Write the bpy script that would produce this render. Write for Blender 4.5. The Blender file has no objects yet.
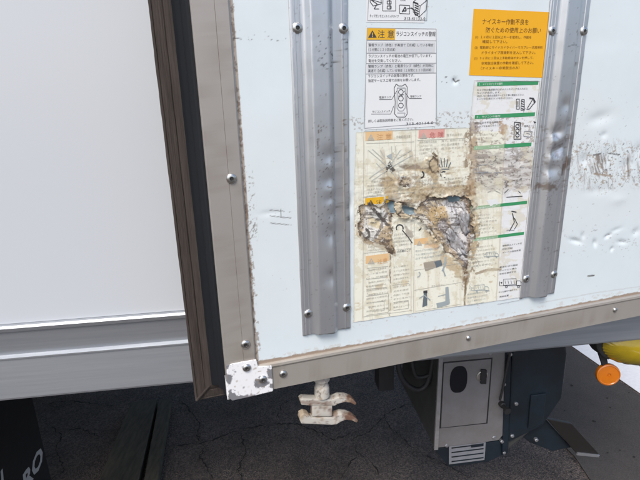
import bpy, bmesh, math, random
import numpy as np
from mathutils import Vector, Matrix
random.seed(7)
S = bpy.context.scene
COL = S.collection
# ------------------------------------------------------------------ camera
FPX, H = 481.0, 1.5
dn = np.array([44, -1576, FPX]); dn = dn/np.linalg.norm(dn); upc = -dn
yw = np.array([0, 0, 1.]) - upc*upc[2]; yw /= np.linalg.norm(yw)
xw = np.cross(yw, upc)
if xw[0] < 0: xw = -xw
MW = np.array([xw, yw, upc])
cam = bpy.data.cameras.new('camera'); co = bpy.data.objects.new('camera', cam); COL.objects.link(co)
cam.sensor_width = 36; cam.lens = FPX/640*36; cam.clip_start = .01; cam.clip_end = 500
R3 = Matrix([[MW[i][0], MW[i][1], -MW[i][2]] for i in range(3)])
co.matrix_world = Matrix.Translation((0, 0, H)) @ R3.to_4x4()
S.camera = co
# ------------------------------------------------------------------ light
w = bpy.data.worlds.new('World'); S.world = w; w.use_nodes = True
nt = w.node_tree; bg = nt.nodes['Background']
sky = nt.nodes.new('ShaderNodeTexSky'); sky.sky_type = 'NISHITA'; sky.sun_disc = False
SE, SA = 52, 200      # sun elevation, compass direction it stands in (0 = +y, clockwise)
sky.sun_elevation = math.radians(SE); sky.sun_rotation = math.radians(SA)
sky.dust_density = 3.0; sky.air_density = 1.0; sky.ozone_density = 1.2
nt.links.new(sky.outputs[0], bg.inputs[0]); bg.inputs[1].default_value = 0.12
sl = bpy.data.lights.new('sun', 'SUN'); sl.energy = 1.4; sl.angle = math.radians(25); sl.color = (1, .95, .88)
so = bpy.data.objects.new('sun', sl); COL.objects.link(so)
sv = Vector((math.sin(math.radians(SA))*math.cos(math.radians(SE)), math.cos(math.radians(SA))*math.cos(math.radians(SE)), math.sin(math.radians(SE))))
so.rotation_euler = sv.to_track_quat('Z', 'Y').to_euler()
S.view_settings.view_transform = 'Standard'; S.view_settings.look = 'None'
S.view_settings.gamma = 1; S.view_settings.exposure = 0.78
S.render.resolution_x = 1024; S.render.resolution_y = 768

# ------------------------------------------------------------------ planes
def plane(yaw, dist):
    a = math.radians(yaw)
    return np.array([math.cos(a), math.sin(a), 0]), np.array([math.sin(a), -math.cos(a), 0]), dist
DOOR = plane(16.8, .7); TY = 7.0
tu, tn, _ = plane(TY, 1)
def unp(px, py, pl):
    u, n, d = pl
    r = MW @ np.array([px-320, 240-py, FPX]); t = (-d)/(r@n)
    X = r*t; return float(X@u), float(X[2]+H)
def Q(px, py): return unp(px, py, DOOR)
def pr(u, v):      # door metres -> photo pixels (arrays ok)
    du, dnn, d = DOOR
    u = np.asarray(u, float); v = np.asarray(v, float)
    X = u[..., None]*du - dnn*d + np.stack([0*u, 0*u, v-H], -1)
    c = X @ MW
    return 320+FPX*c[..., 0]/c[..., 2], 240-FPX*c[..., 1]/c[..., 2]
def DW(P):         # door local (u,v,w) -> world, array n,3
    P = np.asarray(P, float).reshape(-1, 3)
    du, dnn, d = DOOR
    out = P[:, :1]*du + (P[:, 2:3]-d)*dnn
    out[:, 2] = P[:, 1]
    return out
def TW(P):         # truck local (along, distance, z) -> world
    P = np.asarray(P, float).reshape(-1, 3)
    out = P[:, :1]*tu - P[:, 1:2]*tn
    out[:, 2] = P[:, 2]; return out
def TQ(px, py, D): return unp(px, py, (tu, tn, D))

# ------------------------------------------------------------------ numpy noise, painter
def vn(x, y, seed=0):
    x = np.asarray(x, float); y = np.asarray(y, float)
    xi = np.floor(x).astype(np.int64); yi = np.floor(y).astype(np.int64); fx = x-xi; fy = y-yi
    fx = fx*fx*(3-2*fx); fy = fy*fy*(3-2*fy)
    def h(a, b):
        n = (a*374761393 + b*668265263 + seed*982451653) & 0xffffffff
        n = ((n ^ (n >> 13))*1274126177) & 0xffffffff
        return ((n ^ (n >> 16)) & 0xffff)/65535.
    return (h(xi, yi)*(1-fx)+h(xi+1, yi)*fx)*(1-fy) + (h(xi, yi+1)*(1-fx)+h(xi+1, yi+1)*fx)*fy
def fbm(x, y, seed=0, o=5):
    s = 0; a = .5; t = 0
    for k in range(o):
        c_, s_ = math.cos(.6+k*1.1), math.sin(.6+k*1.1)
        s = s+a*vn((x*c_-y*s_)*2.07**k+k*13.7, (x*s_+y*c_)*2.07**k+k*7.3, seed+k*17); t += a; a *= .6
    return s/t
def sst(x): x = np.clip(x, 0, 1); return x*x*(3-2*x)
def sdp(x, y, poly):   # signed distance, negative inside
    n = len(poly); d = np.full(x.shape, 1e9); ins = np.zeros(x.shape, bool)
    for i in range(n):
        ax, ay = poly[i]; bx, by = poly[(i+1) % n]
        ex, ey = bx-ax, by-ay; wx, wy = x-ax, y-ay
        t = np.clip((wx*ex+wy*ey)/(ex*ex+ey*ey+1e-12), 0, 1)
        d = np.minimum(d, np.hypot(wx-t*ex, wy-t*ey))
        if abs(by-ay) > 1e-9:
            c = ((ay > y) != (by > y)) & (x < ex*(y-ay)/ey+ax); ins ^= c
    return np.where(ins, -d, d)
def sdl(x, y, pts):    # distance to polyline
    d = np.full(x.shape, 1e9)
    for (ax, ay), (bx, by) in zip(pts[:-1], pts[1:]):
        ex, ey = bx-ax, by-ay; t = np.clip(((x-ax)*ex+(y-ay)*ey)/(ex*ex+ey*ey+1e-12), 0, 1)
        d = np.minimum(d, np.hypot(x-ax-t*ex, y-ay-t*ey))
    return d
class Paint:           # wear and stain colours, plus painted shade, in photo-pixel sized units on the door's surface
    def __init__(s, x, y, base):
        s.x, s.y = x, y; s.c = np.tile(np.array(base, float), (len(x), 1))
    def mix(s, m, col):
        m = np.clip(m, 0, 1)[:, None]; s.c = s.c*(1-m)+np.array(col)*m
    def poly(s, pts, col, op=1, soft=1.5, namp=4, ns=.12, seed=1):
        d = sdp(s.x, s.y, pts); n = (fbm(s.x*ns, s.y*ns, seed)-.5)*2*namp
        s.mix(op*sst((-d+n)/soft+.5), col)
    def line(s, pts, col, wd=1, op=1, namp=.8, ns=.3, seed=2, breakup=0):
        d = sdl(s.x+(fbm(s.x*ns, s.y*ns, seed)-.5)*namp*3, s.y+(fbm(s.x*ns, s.y*ns, seed+9)-.5)*namp*3, pts)
        m = sst((wd-d)/.6+.5)
        if breakup: m = m*sst((fbm(s.x*.25, s.y*.25, seed+5)-breakup)*12)
        s.mix(op*m, col)
    def speck(s, pts, col, op=1, sx=.5, sy=.5, th=.66, seed=3, soft=6, edge=18):
        d = sdp(s.x, s.y, pts); m = sst(-d/soft+.5)
        n = fbm(s.x*sx, s.y*sy, seed)
        s.mix(op*m*sst((n-th)*edge), col)
def _streak(s, pts, col, op, ang, fl=.05, fs=.5, th=.55, seed=3, soft=5, edge=9):
    a = math.radians(ang); X = s.x*math.cos(a)+s.y*math.sin(a); Y = -s.x*math.sin(a)+s.y*math.cos(a)
    Y = Y+4*fbm(X*.05, Y*.05, seed+3, 2)
    n = .6*vn(X*fl, Y*fs, seed)+.4*vn(X*fl*2.3, Y*fs*2.1, seed+1)
    s.mix(op*sst(-sdp(s.x, s.y, pts)/soft+.5)*sst((n-th)*edge), col)
Paint.streak = _streak
# ------------------------------------------------------------------ dents pressed into the door
DENTS = []
def dent(px, py, rx, ry, dep, rot=0):
    u, v = Q(px, py); k = .00155
    DENTS.append((u, v, rx*k, ry*k, dep, math.radians(rot)))
for a in [(455, 81, 3, 3, .0022), (383, 222, 12, 9, .004, 30), (393, 205, 6, 5, .006), (408, 210, 8, 4, .007, -15),
          (450, 205, 14, 6, .005, -10), (455, 240, 9, 20, .006, -35), (470, 225, 3, 9, .004), (440, 225, 8, 6, .003), (350, 205, 3, 9, .004),
          (600, 118, 16, 7, .0022, 10), (585, 160, 9, 7, .0025), (606, 158, 8, 9, .002), (627, 165, 10, 6, .002), (640, 150, 9, 9, .002),
          (576, 241, 10, 3, .003, -20), (583, 236, 3, 5, .0018, 20), (595, 243, 3, 5, .0028, 25), (608, 236, 5, 2.5, .0028, 15), (622, 242, 8, 3, .0022, -12), (612, 249, 3, 3, .0020), (616, 230, 9, 3, .0012, 10), (636, 232, 6, 5, .002),
          (600, 190, 20, 6, .0012), (570, 150, 5, 8, .002), (596, 40, 30, 12, .0006), (500, 165, 12, 5, .0018), (520, 160, 5, 6, .002),
          (604, 135, 5, 4, .0016), (618, 200, 12, 6, -.001), (405, 170, 12, 6, .0015), (270, 213, 10, 3, .0008)]:
    dent(*a)
def disp(u, v):
    u = np.asarray(u, float); v = np.asarray(v, float); s = 0*u
    for (a, b, ra, rb, dp, r) in DENTS:
        x = u-a; y = v-b; c, q = math.cos(r), math.sin(r)
        s = s-dp*np.exp(-(((x*c+y*q)/ra)**2+((-x*q+y*c)/rb)**2))
    x = (u-.36)/.09; y = (v-1.33)/.055
    s = s-.0030*np.exp(-(x*x+y*y))*(fbm(u*90, v*90, 5)-.2)
    return s + .0007*(fbm(u*9, v*9, 8, 2)-.5)*np.exp(-((v-1.35)/.2)**2)

# ------------------------------------------------------------------ materials
MATS = {}
def srgb(r, g, b): return tuple(((c/255)/12.92 if c/255 < .04045 else ((c/255+.055)/1.055)**2.4) for c in (r, g, b))
def mat(name, col, rough=.5, metal=0, noise=0, nscale=40, bump=0, bscale=200, stretch=(1, 1, 1), attr=False, coat=0, spec=.5, dark=None):
    if name in MATS: return MATS[name]
    m = bpy.data.materials.new(name); m.use_nodes = True; t = m.node_tree; N = t.nodes; L = t.links
    b = N['Principled BSDF']; b.inputs['Roughness'].default_value = rough; b.inputs['Metallic'].default_value = metal
    b.inputs['Coat Weight'].default_value = coat; b.inputs['Specular IOR Level'].default_value = spec
    tc = N.new('ShaderNodeTexCoord'); mp = N.new('ShaderNodeMapping'); mp.inputs['Scale'].default_value = stretch
    L.new(tc.outputs['Object'], mp.inputs[0])
    if attr:
        a = N.new('ShaderNodeAttribute'); a.attribute_name = 'wear_shade'; src = a.outputs['Color']
    else:
        rgb = N.new('ShaderNodeRGB'); rgb.outputs[0].default_value = (*col, 1); src = rgb.outputs[0]
    nz = N.new('ShaderNodeTexNoise'); nz.inputs['Scale'].default_value = nscale; nz.inputs['Detail'].default_value = 6
    nz.inputs['Roughness'].default_value = .65
    L.new(mp.outputs[0], nz.inputs['Vector'])
    mx = N.new('ShaderNodeMix'); mx.data_type = 'RGBA'
    mr = N.new('ShaderNodeMapRange'); mr.inputs[1].default_value = .35; mr.inputs[2].default_value = .7; mr.inputs[4].default_value = noise
    L.new(nz.outputs[0], mr.inputs[0]); L.new(mr.outputs[0], mx.inputs[0]); L.new(src, mx.inputs[6])
    mx.inputs[7].default_value = (*(dark or tuple(c*.45 for c in col)), 1)
    L.new(mx.outputs[2], b.inputs['Base Color'])
    rr = N.new('ShaderNodeMapRange'); rr.inputs[3].default_value = max(.02, rough-.08); rr.inputs[4].default_value = min(1, rough+.1)
    L.new(nz.outputs[0], rr.inputs[0]); L.new(rr.outputs[0], b.inputs['Roughness'])
    if bump:
        n2 = N.new('ShaderNodeTexNoise'); n2.inputs['Scale'].default_value = bscale; n2.inputs['Detail'].default_value = 5
        L.new(mp.outputs[0], n2.inputs['Vector'])
        bp = N.new('ShaderNodeBump'); bp.inputs['Strength'].default_value = 1; bp.inputs['Distance'].default_value = bump
        L.new(n2.outputs[0], bp.inputs['Height']); L.new(bp.outputs[0], b.inputs['Normal'])
    MATS[name] = m; return m
M_panel = mat('panel_paint', (.72, .79, .83), .38, attr=True, noise=.05, nscale=30, bump=.00006, bscale=120, dark=(.5, .5, .48))
M_alum = mat('anodised_rib', (.5, .5, .53), .38, .82, attr=True, noise=.12, nscale=20, bump=.00004, bscale=60, stretch=(6, 6, .35), dark=(.34, .34, .37))
M_frame = mat('frame_aluminium', (.36, .33, .30), .45, .35, attr=True, noise=.12, nscale=25, bump=.00004, bscale=120, dark=(.28, .25, .22))
M_steel = mat('rivet_steel', (.62, .62, .6), .3, 1, noise=.3, nscale=200)
M_hole = mat('rivet_hole', (.02, .02, .02), .6)
M_white = mat('white_enamel', (.78, .79, .8), .4, bump=.0002, bscale=90, attr=True)
M_gasket = mat('black_rubber', (.009, .011, .014), .65, noise=.5, nscale=12, stretch=(2, 2, .3), bump=.0003, bscale=40, dark=(.018, .019, .021), spec=.2)
M_lip = mat('weathered_rubber', (.052, .040, .034), .8, noise=.9, nscale=90, stretch=(3, 3, .12), bump=.0010, bscale=160, dark=(.02, .014, .012))
M_side = mat('side_panel_white', (.535, .565, .60), .25, noise=.15, nscale=.7, dark=(.50, .53, .57), bump=.0005, bscale=2.5)
M_rail = mat('side_rail_aluminium', (.42, .445, .475), .40, .7, noise=.5, nscale=14, stretch=(.25, .25, 9), bump=.00003, bscale=60, dark=(.25, .27, .31))
M_trim = mat('bright_trim', (.85, .86, .88), .25, .6)
M_paper = mat('old_label_paper', (1, 1, 1), .6, attr=True, bump=.0003, bscale=160)

def finish(name, me, mats, parent=None, smooth=False):
    for m in mats: me.materials.append(m)
    o = bpy.data.objects.new(name, me); COL.objects.link(o)
    if parent:
        o.parent = parent; o.matrix_parent_inverse = PINV.get(parent.name, Matrix())
    if smooth: me.polygons.foreach_set('use_smooth', [True]*len(me.polygons))
    return o
PINV = {}
def set_wear_shade(me, c):
    a = me.color_attributes.new('wear_shade', 'FLOAT_COLOR', 'POINT')
    a.data.foreach_set('color', np.hstack([c, np.ones((len(c), 1))]).astype(np.float32).ravel())
def gridmesh(name, U, V, Wf, keep=None):
    uu, vv = np.meshgrid(U, V); nu, nv = len(U), len(V)
    u = uu.ravel(); v = vv.ravel(); wv = Wf(u, v)
    me = bpy.data.meshes.new(name)
    idx = np.arange(nu*nv).reshape(nv, nu)
    q = np.stack([idx[:-1, :-1], idx[:-1, 1:], idx[1:, 1:], idx[1:, :-1]], -1).reshape(-1, 4)
    if keep is not None:
        k = keep[q].all(1); q = q[k]
    me.vertices.add(nu*nv); me.vertices.foreach_set('co', DW(np.stack([u, v, wv], -1)).astype(np.float32).ravel())
    me.loops.add(q.size); me.loops.foreach_set('vertex_index', q.ravel().astype(np.int32))
    me.polygons.add(len(q)); me.polygons.foreach_set('loop_start', np.arange(0, q.size, 4, dtype=np.int32))
    me.update(calc_edges=True); me.validate()
    return me, u, v
def bmobj(name, bm, mats, parent=None, smooth=False, angle=None):
    bmesh.ops.recalc_face_normals(bm, faces=bm.faces)
    me = bpy.data.meshes.new(name); bm.to_mesh(me); bm.free()
    if not isinstance(mats, (list, tuple)): mats = [mats]
    o = finish(name, me, mats, parent, smooth)
    if angle is not None:
        me.polygons.foreach_set('use_smooth', [True]*len(me.polygons)); me.set_sharp_from_angle(angle=math.radians(angle))
    return o
def prism(bm, poly, w0, w1, X, bev=0, mi=0, seg=2):
    """poly of 2D points extruded from w0 to w1; X maps (p,q,w) -> world"""
    b = bmesh.new()
    A = [b.verts.new(X(p, q, w0)) for p, q in poly]; B = [b.verts.new(X(p, q, w1)) for p, q in poly]
    b.faces.new(A); b.faces.new(B[::-1]); n = len(poly)
    for i in range(n): b.faces.new((A[i], B[i], B[(i+1) % n], A[(i+1) % n]))
    bmesh.ops.recalc_face_normals(b, faces=b.faces)
    if bev: bmesh.ops.bevel(b, geom=b.edges[:], offset=bev, segments=seg, affect='EDGES', profile=.6, clamp_overlap=True)
    for f in b.faces: f.material_index = mi
    t = bpy.data.meshes.new('t'); b.to_mesh(t); b.free(); bm.from_mesh(t); bpy.data.meshes.remove(t)
def XD(p, q, w_): return DW([(p, q, w_)])[0]
def XT(p, q, w_): return TW([(p, w_, q)])[0]      # (along, z, distance)
def tbox(bm, a0, a1, d0, d1, z0, z1, bev=.002, mi=0):
    prism(bm, [(a0, z0), (a1, z0), (a1, z1), (a0, z1)], d0, d1, XT, bev, mi)
def lathe(bm, c, ax, prof, seg=20, mi=0):
    """prof: (radius, along axis)"""
    ax = Vector(ax).normalized(); p = ax.orthogonal().normalized(); q = ax.cross(p); c = Vector(c); rings = []
    for r, h in prof:
        rings.append([bm.verts.new(c+ax*h+(p*math.cos(2*math.pi*k/seg)+q*math.sin(2*math.pi*k/seg))*max(r, 1e-5)) for k in range(seg)])
    for a, b in zip(rings[:-1], rings[1:]):
        for k in range(seg):
            f = bm.faces.new((a[k], a[(k+1) % seg], b[(k+1) % seg], b[k])); f.material_index = mi
    for r in (rings[0], rings[-1]):
        f = bm.faces.new(r); f.material_index = mi

# ------------------------------------------------------------------ ground
def groundmat(name, c1, c2, bump, vs=110, vf=.9):
    m = bpy.data.materials.new(name); m.use_nodes = True; t = m.node_tree; N = t.nodes; L = t.links; b = N['Principled BSDF']
    tc = N.new('ShaderNodeTexCoord')
    v = N.new('ShaderNodeTexVoronoi'); v.inputs['Scale'].default_value = vs
    n1 = N.new('ShaderNodeTexNoise'); n1.inputs['Scale'].default_value = 3.5; n1.inputs['Detail'].default_value = 8; n1.inputs['Roughness'].default_value = .7
    n2 = N.new('ShaderNodeTexNoise'); n2.inputs['Scale'].default_value = 160; n2.inputs['Detail'].default_value = 3
    for x in (v, n1, n2): L.new(tc.outputs['Object'], x.inputs['Vector'])
    cr = N.new('ShaderNodeValToRGB'); cr.color_ramp.elements[0].position = .35; cr.color_ramp.elements[0].color = (*c1, 1)
    cr.color_ramp.elements[1].position = .68; cr.color_ramp.elements[1].color = (*c2, 1); L.new(n1.outputs[0], cr.inputs[0])
    mx = N.new('ShaderNodeMix'); mx.data_type = 'RGBA'; mx.blend_type = 'MULTIPLY'; mx.inputs[0].default_value = vf
    cs = N.new('ShaderNodeValToRGB'); cs.color_ramp.elements[0].color = (.45, .45, .45, 1); cs.color_ramp.elements[1].color = (1.7, 1.6, 1.5, 1)
    cs.color_ramp.elements[0].position = .2; cs.color_ramp.elements[1].position = .85
    L.new(v.outputs['Color'], cs.inputs[0]); L.new(cr.outputs[0], mx.inputs[6]); L.new(cs.outputs[0], mx.inputs[7]); L.new(mx.outputs[2], b.inputs['Base Color'])
    b.inputs['Roughness'].default_value = .85
    bp = N.new('ShaderNodeBump'); bp.inputs['Distance'].default_value = bump; ad = N.new('ShaderNodeMath'); ad.operation = 'ADD'
    L.new(v.outputs['Distance'], ad.inputs[0]); L.new(n2.outputs[0], ad.inputs[1]); L.new(ad.outputs[0], bp.inputs['Height']); L.new(bp.outputs[0], b.inputs['Normal'])
    return m
M_asph = groundmat('worn_asphalt', (.055, .045, .041), (.112, .094, .085), .005, 190)
M_conc = groundmat('smooth_pavement', (.040, .036, .033), (.056, .051, .047), .0008, 420, .45)
M_line = mat('road_paint', (.8, .8, .8), .6, noise=.25, nscale=60, dark=(.45, .45, .46), bump=.0005, bscale=100)
def G(px, py):
    r = MW @ np.array([px-320, 240-py, FPX]); t = -H/r[2]; X = r*t; return float(X[0]), float(X[1])
bm = bmesh.new()
bm.faces.new([bm.verts.new(p) for p in ((-300, -300, 0), (300, -300, 0), (300, 300, 0), (-300, 300, 0))])
o = bmobj('ground', bm, M_asph); o['kind'] = 'structure'
def flat(name, pts, m, z, kind='structure', h=.002):
    bm = bmesh.new(); prism(bm, pts, z-h if h else z, z, lambda p, q, w_: (p, q, w_))
    o = bmobj(name, bm, m); o['kind'] = kind; return o
a = np.array(G(565, 342)); b = np.array(G(640, 394)); dr = (b-a)/np.linalg.norm(b-a); nr = np.array([-dr[1], dr[0]])
if nr[0] < 0: nr = -nr
A0 = a-dr*3; B0 = a+dr*5
flat('painted_line', [tuple(A0+nr*.0), tuple(B0+nr*.0), tuple(B0+nr*.20), tuple(A0+nr*.20)], M_line, .005)
flat('painted_edge_line', [tuple(A0+nr*.215), tuple(B0+nr*.215), tuple(B0+nr*.25), tuple(A0+nr*.25)], M_line, .005)
p0, p1, p2 = G(556, 430), G(594, 482), G(520, 350)
flat('pavement', [G(528, 410), G(575, 458), G(596, 490), (1.05, -3), (4, -3), tuple(B0-nr*.02), tuple(A0-nr*.02), (.6, 5)], M_conc, .006)
# cracks in the asphalt
M_crack = mat('crack_dirt', (.016, .014, .012), 1)
bm = bmesh.new()
def crack(pts, wd=.0085, dep=0):
    P = [np.array(G(*p)) for p in pts]; out = []
    for a, b in zip(P[:-1], P[1:]):
        n = max(2, int(np.linalg.norm(b-a)/.012))
        for k in range(n): out.append(a+(b-a)*k/n)
    out.append(P[-1]); out = [p+np.array([random.uniform(-1, 1), random.uniform(-1, 1)])*.006 for p in out]
    rows = []
    for i, p in enumerate(out):
        d = out[min(i+1, len(out)-1)]-out[max(0, i-1)]; d = d/(np.linalg.norm(d)+1e-9); nn = np.array([-d[1], d[0]])
        e = wd*random.uniform(.1, 1)**1.3*(min(1, (i+1)/6)*min(1, (len(out)-i)/6))*.5
        rows.append((bm.verts.new((*(p+nn*e), .003)), bm.verts.new((*(p-nn*e), .003))))
    for r, s in zip(rows[:-1], rows[1:]): bm.faces.new((r[0], r[1], s[1], s[0]))
for c in [[(168, 447), (205, 443), (240, 430), (275, 424), (300, 425), (335, 440), (360, 430)], [(178, 398), (190, 410), (200, 425), (196, 435), (203, 444)],
          [(205, 444), (200, 458), (212, 475), (215, 490)], [(352, 440), (370, 432), (384, 416), (398, 408), (412, 404), (425, 396)], [(384, 416), (392, 430), (405, 440), (415, 452)],
          [(359, 454), (372, 462), (382, 480)], [(40, 405), (70, 401), (95, 404), (120, 407)], [(240, 430), (246, 452), (238, 470), (244, 485)], [(275, 424), (282, 405), (295, 398)],
          [(50, 425), (62, 436), (55, 450), (65, 470), (50, 482)], [(300, 425), (310, 400), (330, 385)], [(60, 432), (80, 428), (100, 438)], [(340, 480), (350, 462), (359, 454), (350, 440)], [(415, 452), (440, 462), (470, 478)]]:
    crack(c)
for k in range(46):
    x, y = random.uniform(560, 650), random.uniform(385, 475)
    g = G(x, y); r = random.uniform(.004, .009)
    if random.random() < .45:
        bm.faces.new([bm.verts.new((g[0]+r*math.cos(t*.9)*random.uniform(.7, 1.2), g[1]+r*math.sin(t*.9)*random.uniform(.6, 1.1), .0085)) for t in range(7)])
o = bmobj('ground_cracks', bm, M_crack); o['kind'] = 'structure'

# ------------------------------------------------------------------ plank lying on the ground
M_plank = mat('olive_plank', (.085, .075, .052), .8, noise=.9, nscale=26, stretch=(3, .6, 1), bump=.001, bscale=60, dark=(.035, .032, .022))
def gq(px, py, z): 
    r = MW @ np.array([px-320, 240-py, FPX]); t = (z-H)/r[2]; X = r*t; return (float(X[0]), float(X[1]))
pk = bpy.data.objects.new('timber_board', None); COL.objects.link(pk); g = G(130, 440); pk.location = (g[0], g[1], .0)
pk['label'] = 'dark olive twin timber board lying on the ground under the truck'; pk['category'] = 'board'
PINV[pk.name] = Matrix.Translation((-g[0], -g[1], 0))
for nm, (a, b, c, d) in {'wide_board': ((131, 402), (157, 399), (134, 500), (91, 500)), 'narrow_board': ((159, 400), (171, 398), (154, 500), (140, 500))}.items():
    bm = bmesh.new(); prism(bm, [gq(*a, .05), gq(*b, .05), gq(*c, .05), gq(*d, .05)], .006, .05, lambda p, q, w_: (p, q, w_), .003)
    bmobj(nm, bm, M_plank, pk)

# ------------------------------------------------------------------ the truck
truck = bpy.data.objects.new('box_truck', None); COL.objects.link(truck)
RD = .95                               # distance of the truck's side plane
tb = TW([(-.5, RD+1.1, 0)])[0]; truck.location = tb; PINV[truck.name] = Matrix.Translation(-Vector(tb))
truck['label'] = 'white box truck with scratched rear door swung open against its side'; truck['category'] = 'truck'
A_REAR = 1.22
zb0 = TQ(100, 387.5, RD)[1]; zmid = TQ(94, 349, RD)[1]; ztop = TQ(94, 320.5, RD)[1]
# side rail extrusion: profile (distance from side plane toward viewer, z)
prof = [(0, zb0), (-.0155, zb0+.001), (-.0165, zb0+.005), (-.0075, zmid-.004), (-.011, zmid-.002), (-.011, zmid+.001), (-.001, zmid+.004),
        (-.0055, ztop-.009), (-.010, ztop-.006), (-.012, ztop+.002), (-.008, ztop+.006), (0, ztop+.007), (.03, ztop+.007), (.03, zb0)]
bm = bmesh.new()
prism(bm, [(z, d) for d, z in prof], -6, A_REAR, lambda p, q, w_: TW([(w_, RD+q, p)])[0])
bmobj('side_rail', bm, M_rail, truck)
bm = bmesh.new(); tbox(bm, -6, A_REAR, RD+.0, RD+.03, ztop+.0072, 3.2, .001); bmobj('side_panel', bm, M_side, truck)
bm = bmesh.new(); tbox(bm, -6, A_REAR, RD+.031, RD+2.2, 3.17, 3.2, 0); bmobj('roof', bm, M_side, truck)
bm = bmesh.new(); tbox(bm, -6, A_REAR, RD+2.171, RD+2.2, zb0, 3.169, 0); bmobj('far_panel', bm, M_side, truck)
bm = bmesh.new(); tbox(bm, -6, -5.97, RD+.031, RD+2.17, zb0, 3.169, 0); bmobj('front_panel', bm, M_side, truck)
M_dark = mat('chassis_black', (.02, .02, .022), .6, noise=.5, nscale=20, bump=.0004, bscale=80)
M_floor = mat('floor_boards', (.06, .05, .04), .8, noise=.5, nscale=15)
bm = bmesh.new(); tbox(bm, -5.969, A_REAR, RD+.031, RD+2.17, zb0+.06, zb0+.11, 0); bmobj('cargo_floor', bm, M_floor, truck)
bm = bmesh.new()
tbox(bm, -6, 1.1, RD+.70, RD+.78, .62, zb0+.058); tbox(bm, -6, 1.1, RD+1.42, RD+1.50, .62, zb0+.058)
for k in range(12): tbox(bm, -5.6+k*.55, -5.54+k*.55, RD+.04, RD+.699, zb0+.0, zb0+.059)
bmobj('chassis', bm, M_dark, truck)

# door panel ---------------------------------------------------------
UL, UR_, VB, VT = .0455, 1.10, 1.0245, 2.95
FI = .0955; FT = 1.0765
U = np.r_[np.arange(FI-.004, .955, .0014), np.linspace(.96, UR_-.04, 8)]
V = np.r_[np.arange(FT-.004, 1.68, .0014), np.linspace(1.70, VT-.04, 14)]
me, u, v = gridmesh('door', U, V, disp)
x, y = pr(u, v)
P = Paint(x, y, (.68, .755, .785))
g_, b_, k_ = (.16, .12, .09), (.28, .19, .11), (.05, .045, .04)
P.c *= (1-.07*fbm(x*.03, y*.03, 77))[:, None]
P.poly([(240, 120), (600, 90), (660, 220), (240, 330)], (.66, .70, .70), .35, 60, 40, .03, 4)
# grime along the frame's inner edges
P.line([(231.5, 0), (238.3, 100), (245.5, 200), (254, 330), (257, 360)], (.33, .25, .18), 1.5, .85, .5, .25, 5); P.line([(231.5, 0), (238.3, 100), (245.5, 200), (254, 330), (257, 360)], (.15, .10, .07), 1.7, .8, .9, .35, 205, breakup=.5)
P.line([(236, 120), (245, 200), (252, 260), (259, 350)], (.22, .15, .10), 1.6, .7, 1.2, .35, 6, breakup=.53)
P.line([(259, 363.5), (400, 339), (503, 321), (660, 290)], (.26, .18, .12), 2.6, .9, .8, .25, 7)
P.line([(259, 359), (400, 334), (660, 285)], (.50, .45, .38), 1.6, .4, 1.0, .3, 8, breakup=.53)
# scratches and scuffs
P.line([(233, 38), (250, 40), (262, 39), (285, 41)], k_, .5, .8, .5, .5, 9, breakup=.5)
for yy in (211, 217, 224): P.line([(270, yy-1), (291, yy+1)], k_, .42, .75, .3, .3, 10+yy, breakup=.38)
P.line([(281, 209), (281, 217)], k_, .4, .7, .2)
P.speck([(242, 165), (252, 165), (258, 240), (248, 240)], g_, .7, .5, .5, .60, 11, 4)
P.speck([(240, 30), (292, 34), (292, 44), (240, 44)], k_, .6, .3, .8, .72, 12, 3)
P.speck([(262, 140), (294, 140), (298, 300), (262, 300)], g_, .4, .5, .7, .79, 13)
P.speck([(350, 117), (440, 117), (440, 131), (350, 131)], (.3, .26, .22), .8, .4, .55, .60, 14, 4)
P.speck([(440, 74), (475, 74), (475, 90), (440, 90)], k_, .9, .3, .4, .74, 15, 3)
P.speck([(436, 112), (474, 112), (474, 128), (436, 128)], (.3, .26, .22), .8, .4, .5, .61, 16, 4)
P.line([(453, 79), (456, 82), (459, 80)], k_, .6, .9, .6)
P.speck([(352, 322), (520, 298), (520, 303), (352, 328)], (.4, .36, .3), .6, .4, .8, .68, 17, 3)
reg = [(562, 148), (590, 140), (625, 142), (645, 146), (645, 186), (600, 190), (560, 186)]
P.speck(reg, (.45, .43, .41), .5, .4, .6, .61, 21, 14, 10); P.streak(reg, (.36, .33, .31), .6, 84, .09, .7, .62, 321, 12); P.speck(reg, k_, .8, .7, .5, .67, 22, 8); P.speck(reg, b_, .7, .3, .4, .65, 23, 8)
P.line([(594, 155), (606, 153), (619, 154)], k_, .9, .8, .6, .3, 24, breakup=.35)
P.streak([(594, 154), (609, 156), (606, 170), (600, 178), (592, 172)], (.22, .18, .15), .85, 82, .10, .8, .42, 25, 3)
P.line([(594, 174), (612, 176)], (.3, .22, .15), 1, .7, .6, .3, 26)
P.speck([(575, 95), (645, 95), (645, 140), (575, 140)], g_, .6, .5, .6, .74, 27, 6)
P.speck([(565, 190), (645, 190), (645, 260), (560, 260)], g_, .55, .25, .5, .755, 28, 6)
P.line([(588, 276), (594, 275.5)], k_, .7, .95, .2)
P.line([(628, 158), (629, 176)], g_, .8, .7, .4)
P.line([(557, 178), (563, 183), (560, 186)], k_, .9, .8, .5)
P.speck([(560, 230), (645, 225), (645, 252), (560, 254)], (.2, .2, .2), .5, .25, .5, .70, 29, 6)
P.line([(540, 303), (600, 292), (650, 285)], (.5, .52, .52), .5, .6, .4, .2, 30)
P.speck([(350, 0), (650, 0), (650, 320), (350, 320)], g_, .35, .4, .6, .80, 31, 6)
dent_shade = (.085, .145, .175)  # blue-grey shadow of the dents inside the tear, painted onto the panel
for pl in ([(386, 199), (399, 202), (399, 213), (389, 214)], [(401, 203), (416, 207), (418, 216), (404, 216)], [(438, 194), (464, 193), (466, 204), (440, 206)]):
    P.poly(pl, dent_shade, .9, 3, 3, .2, 33)
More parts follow.
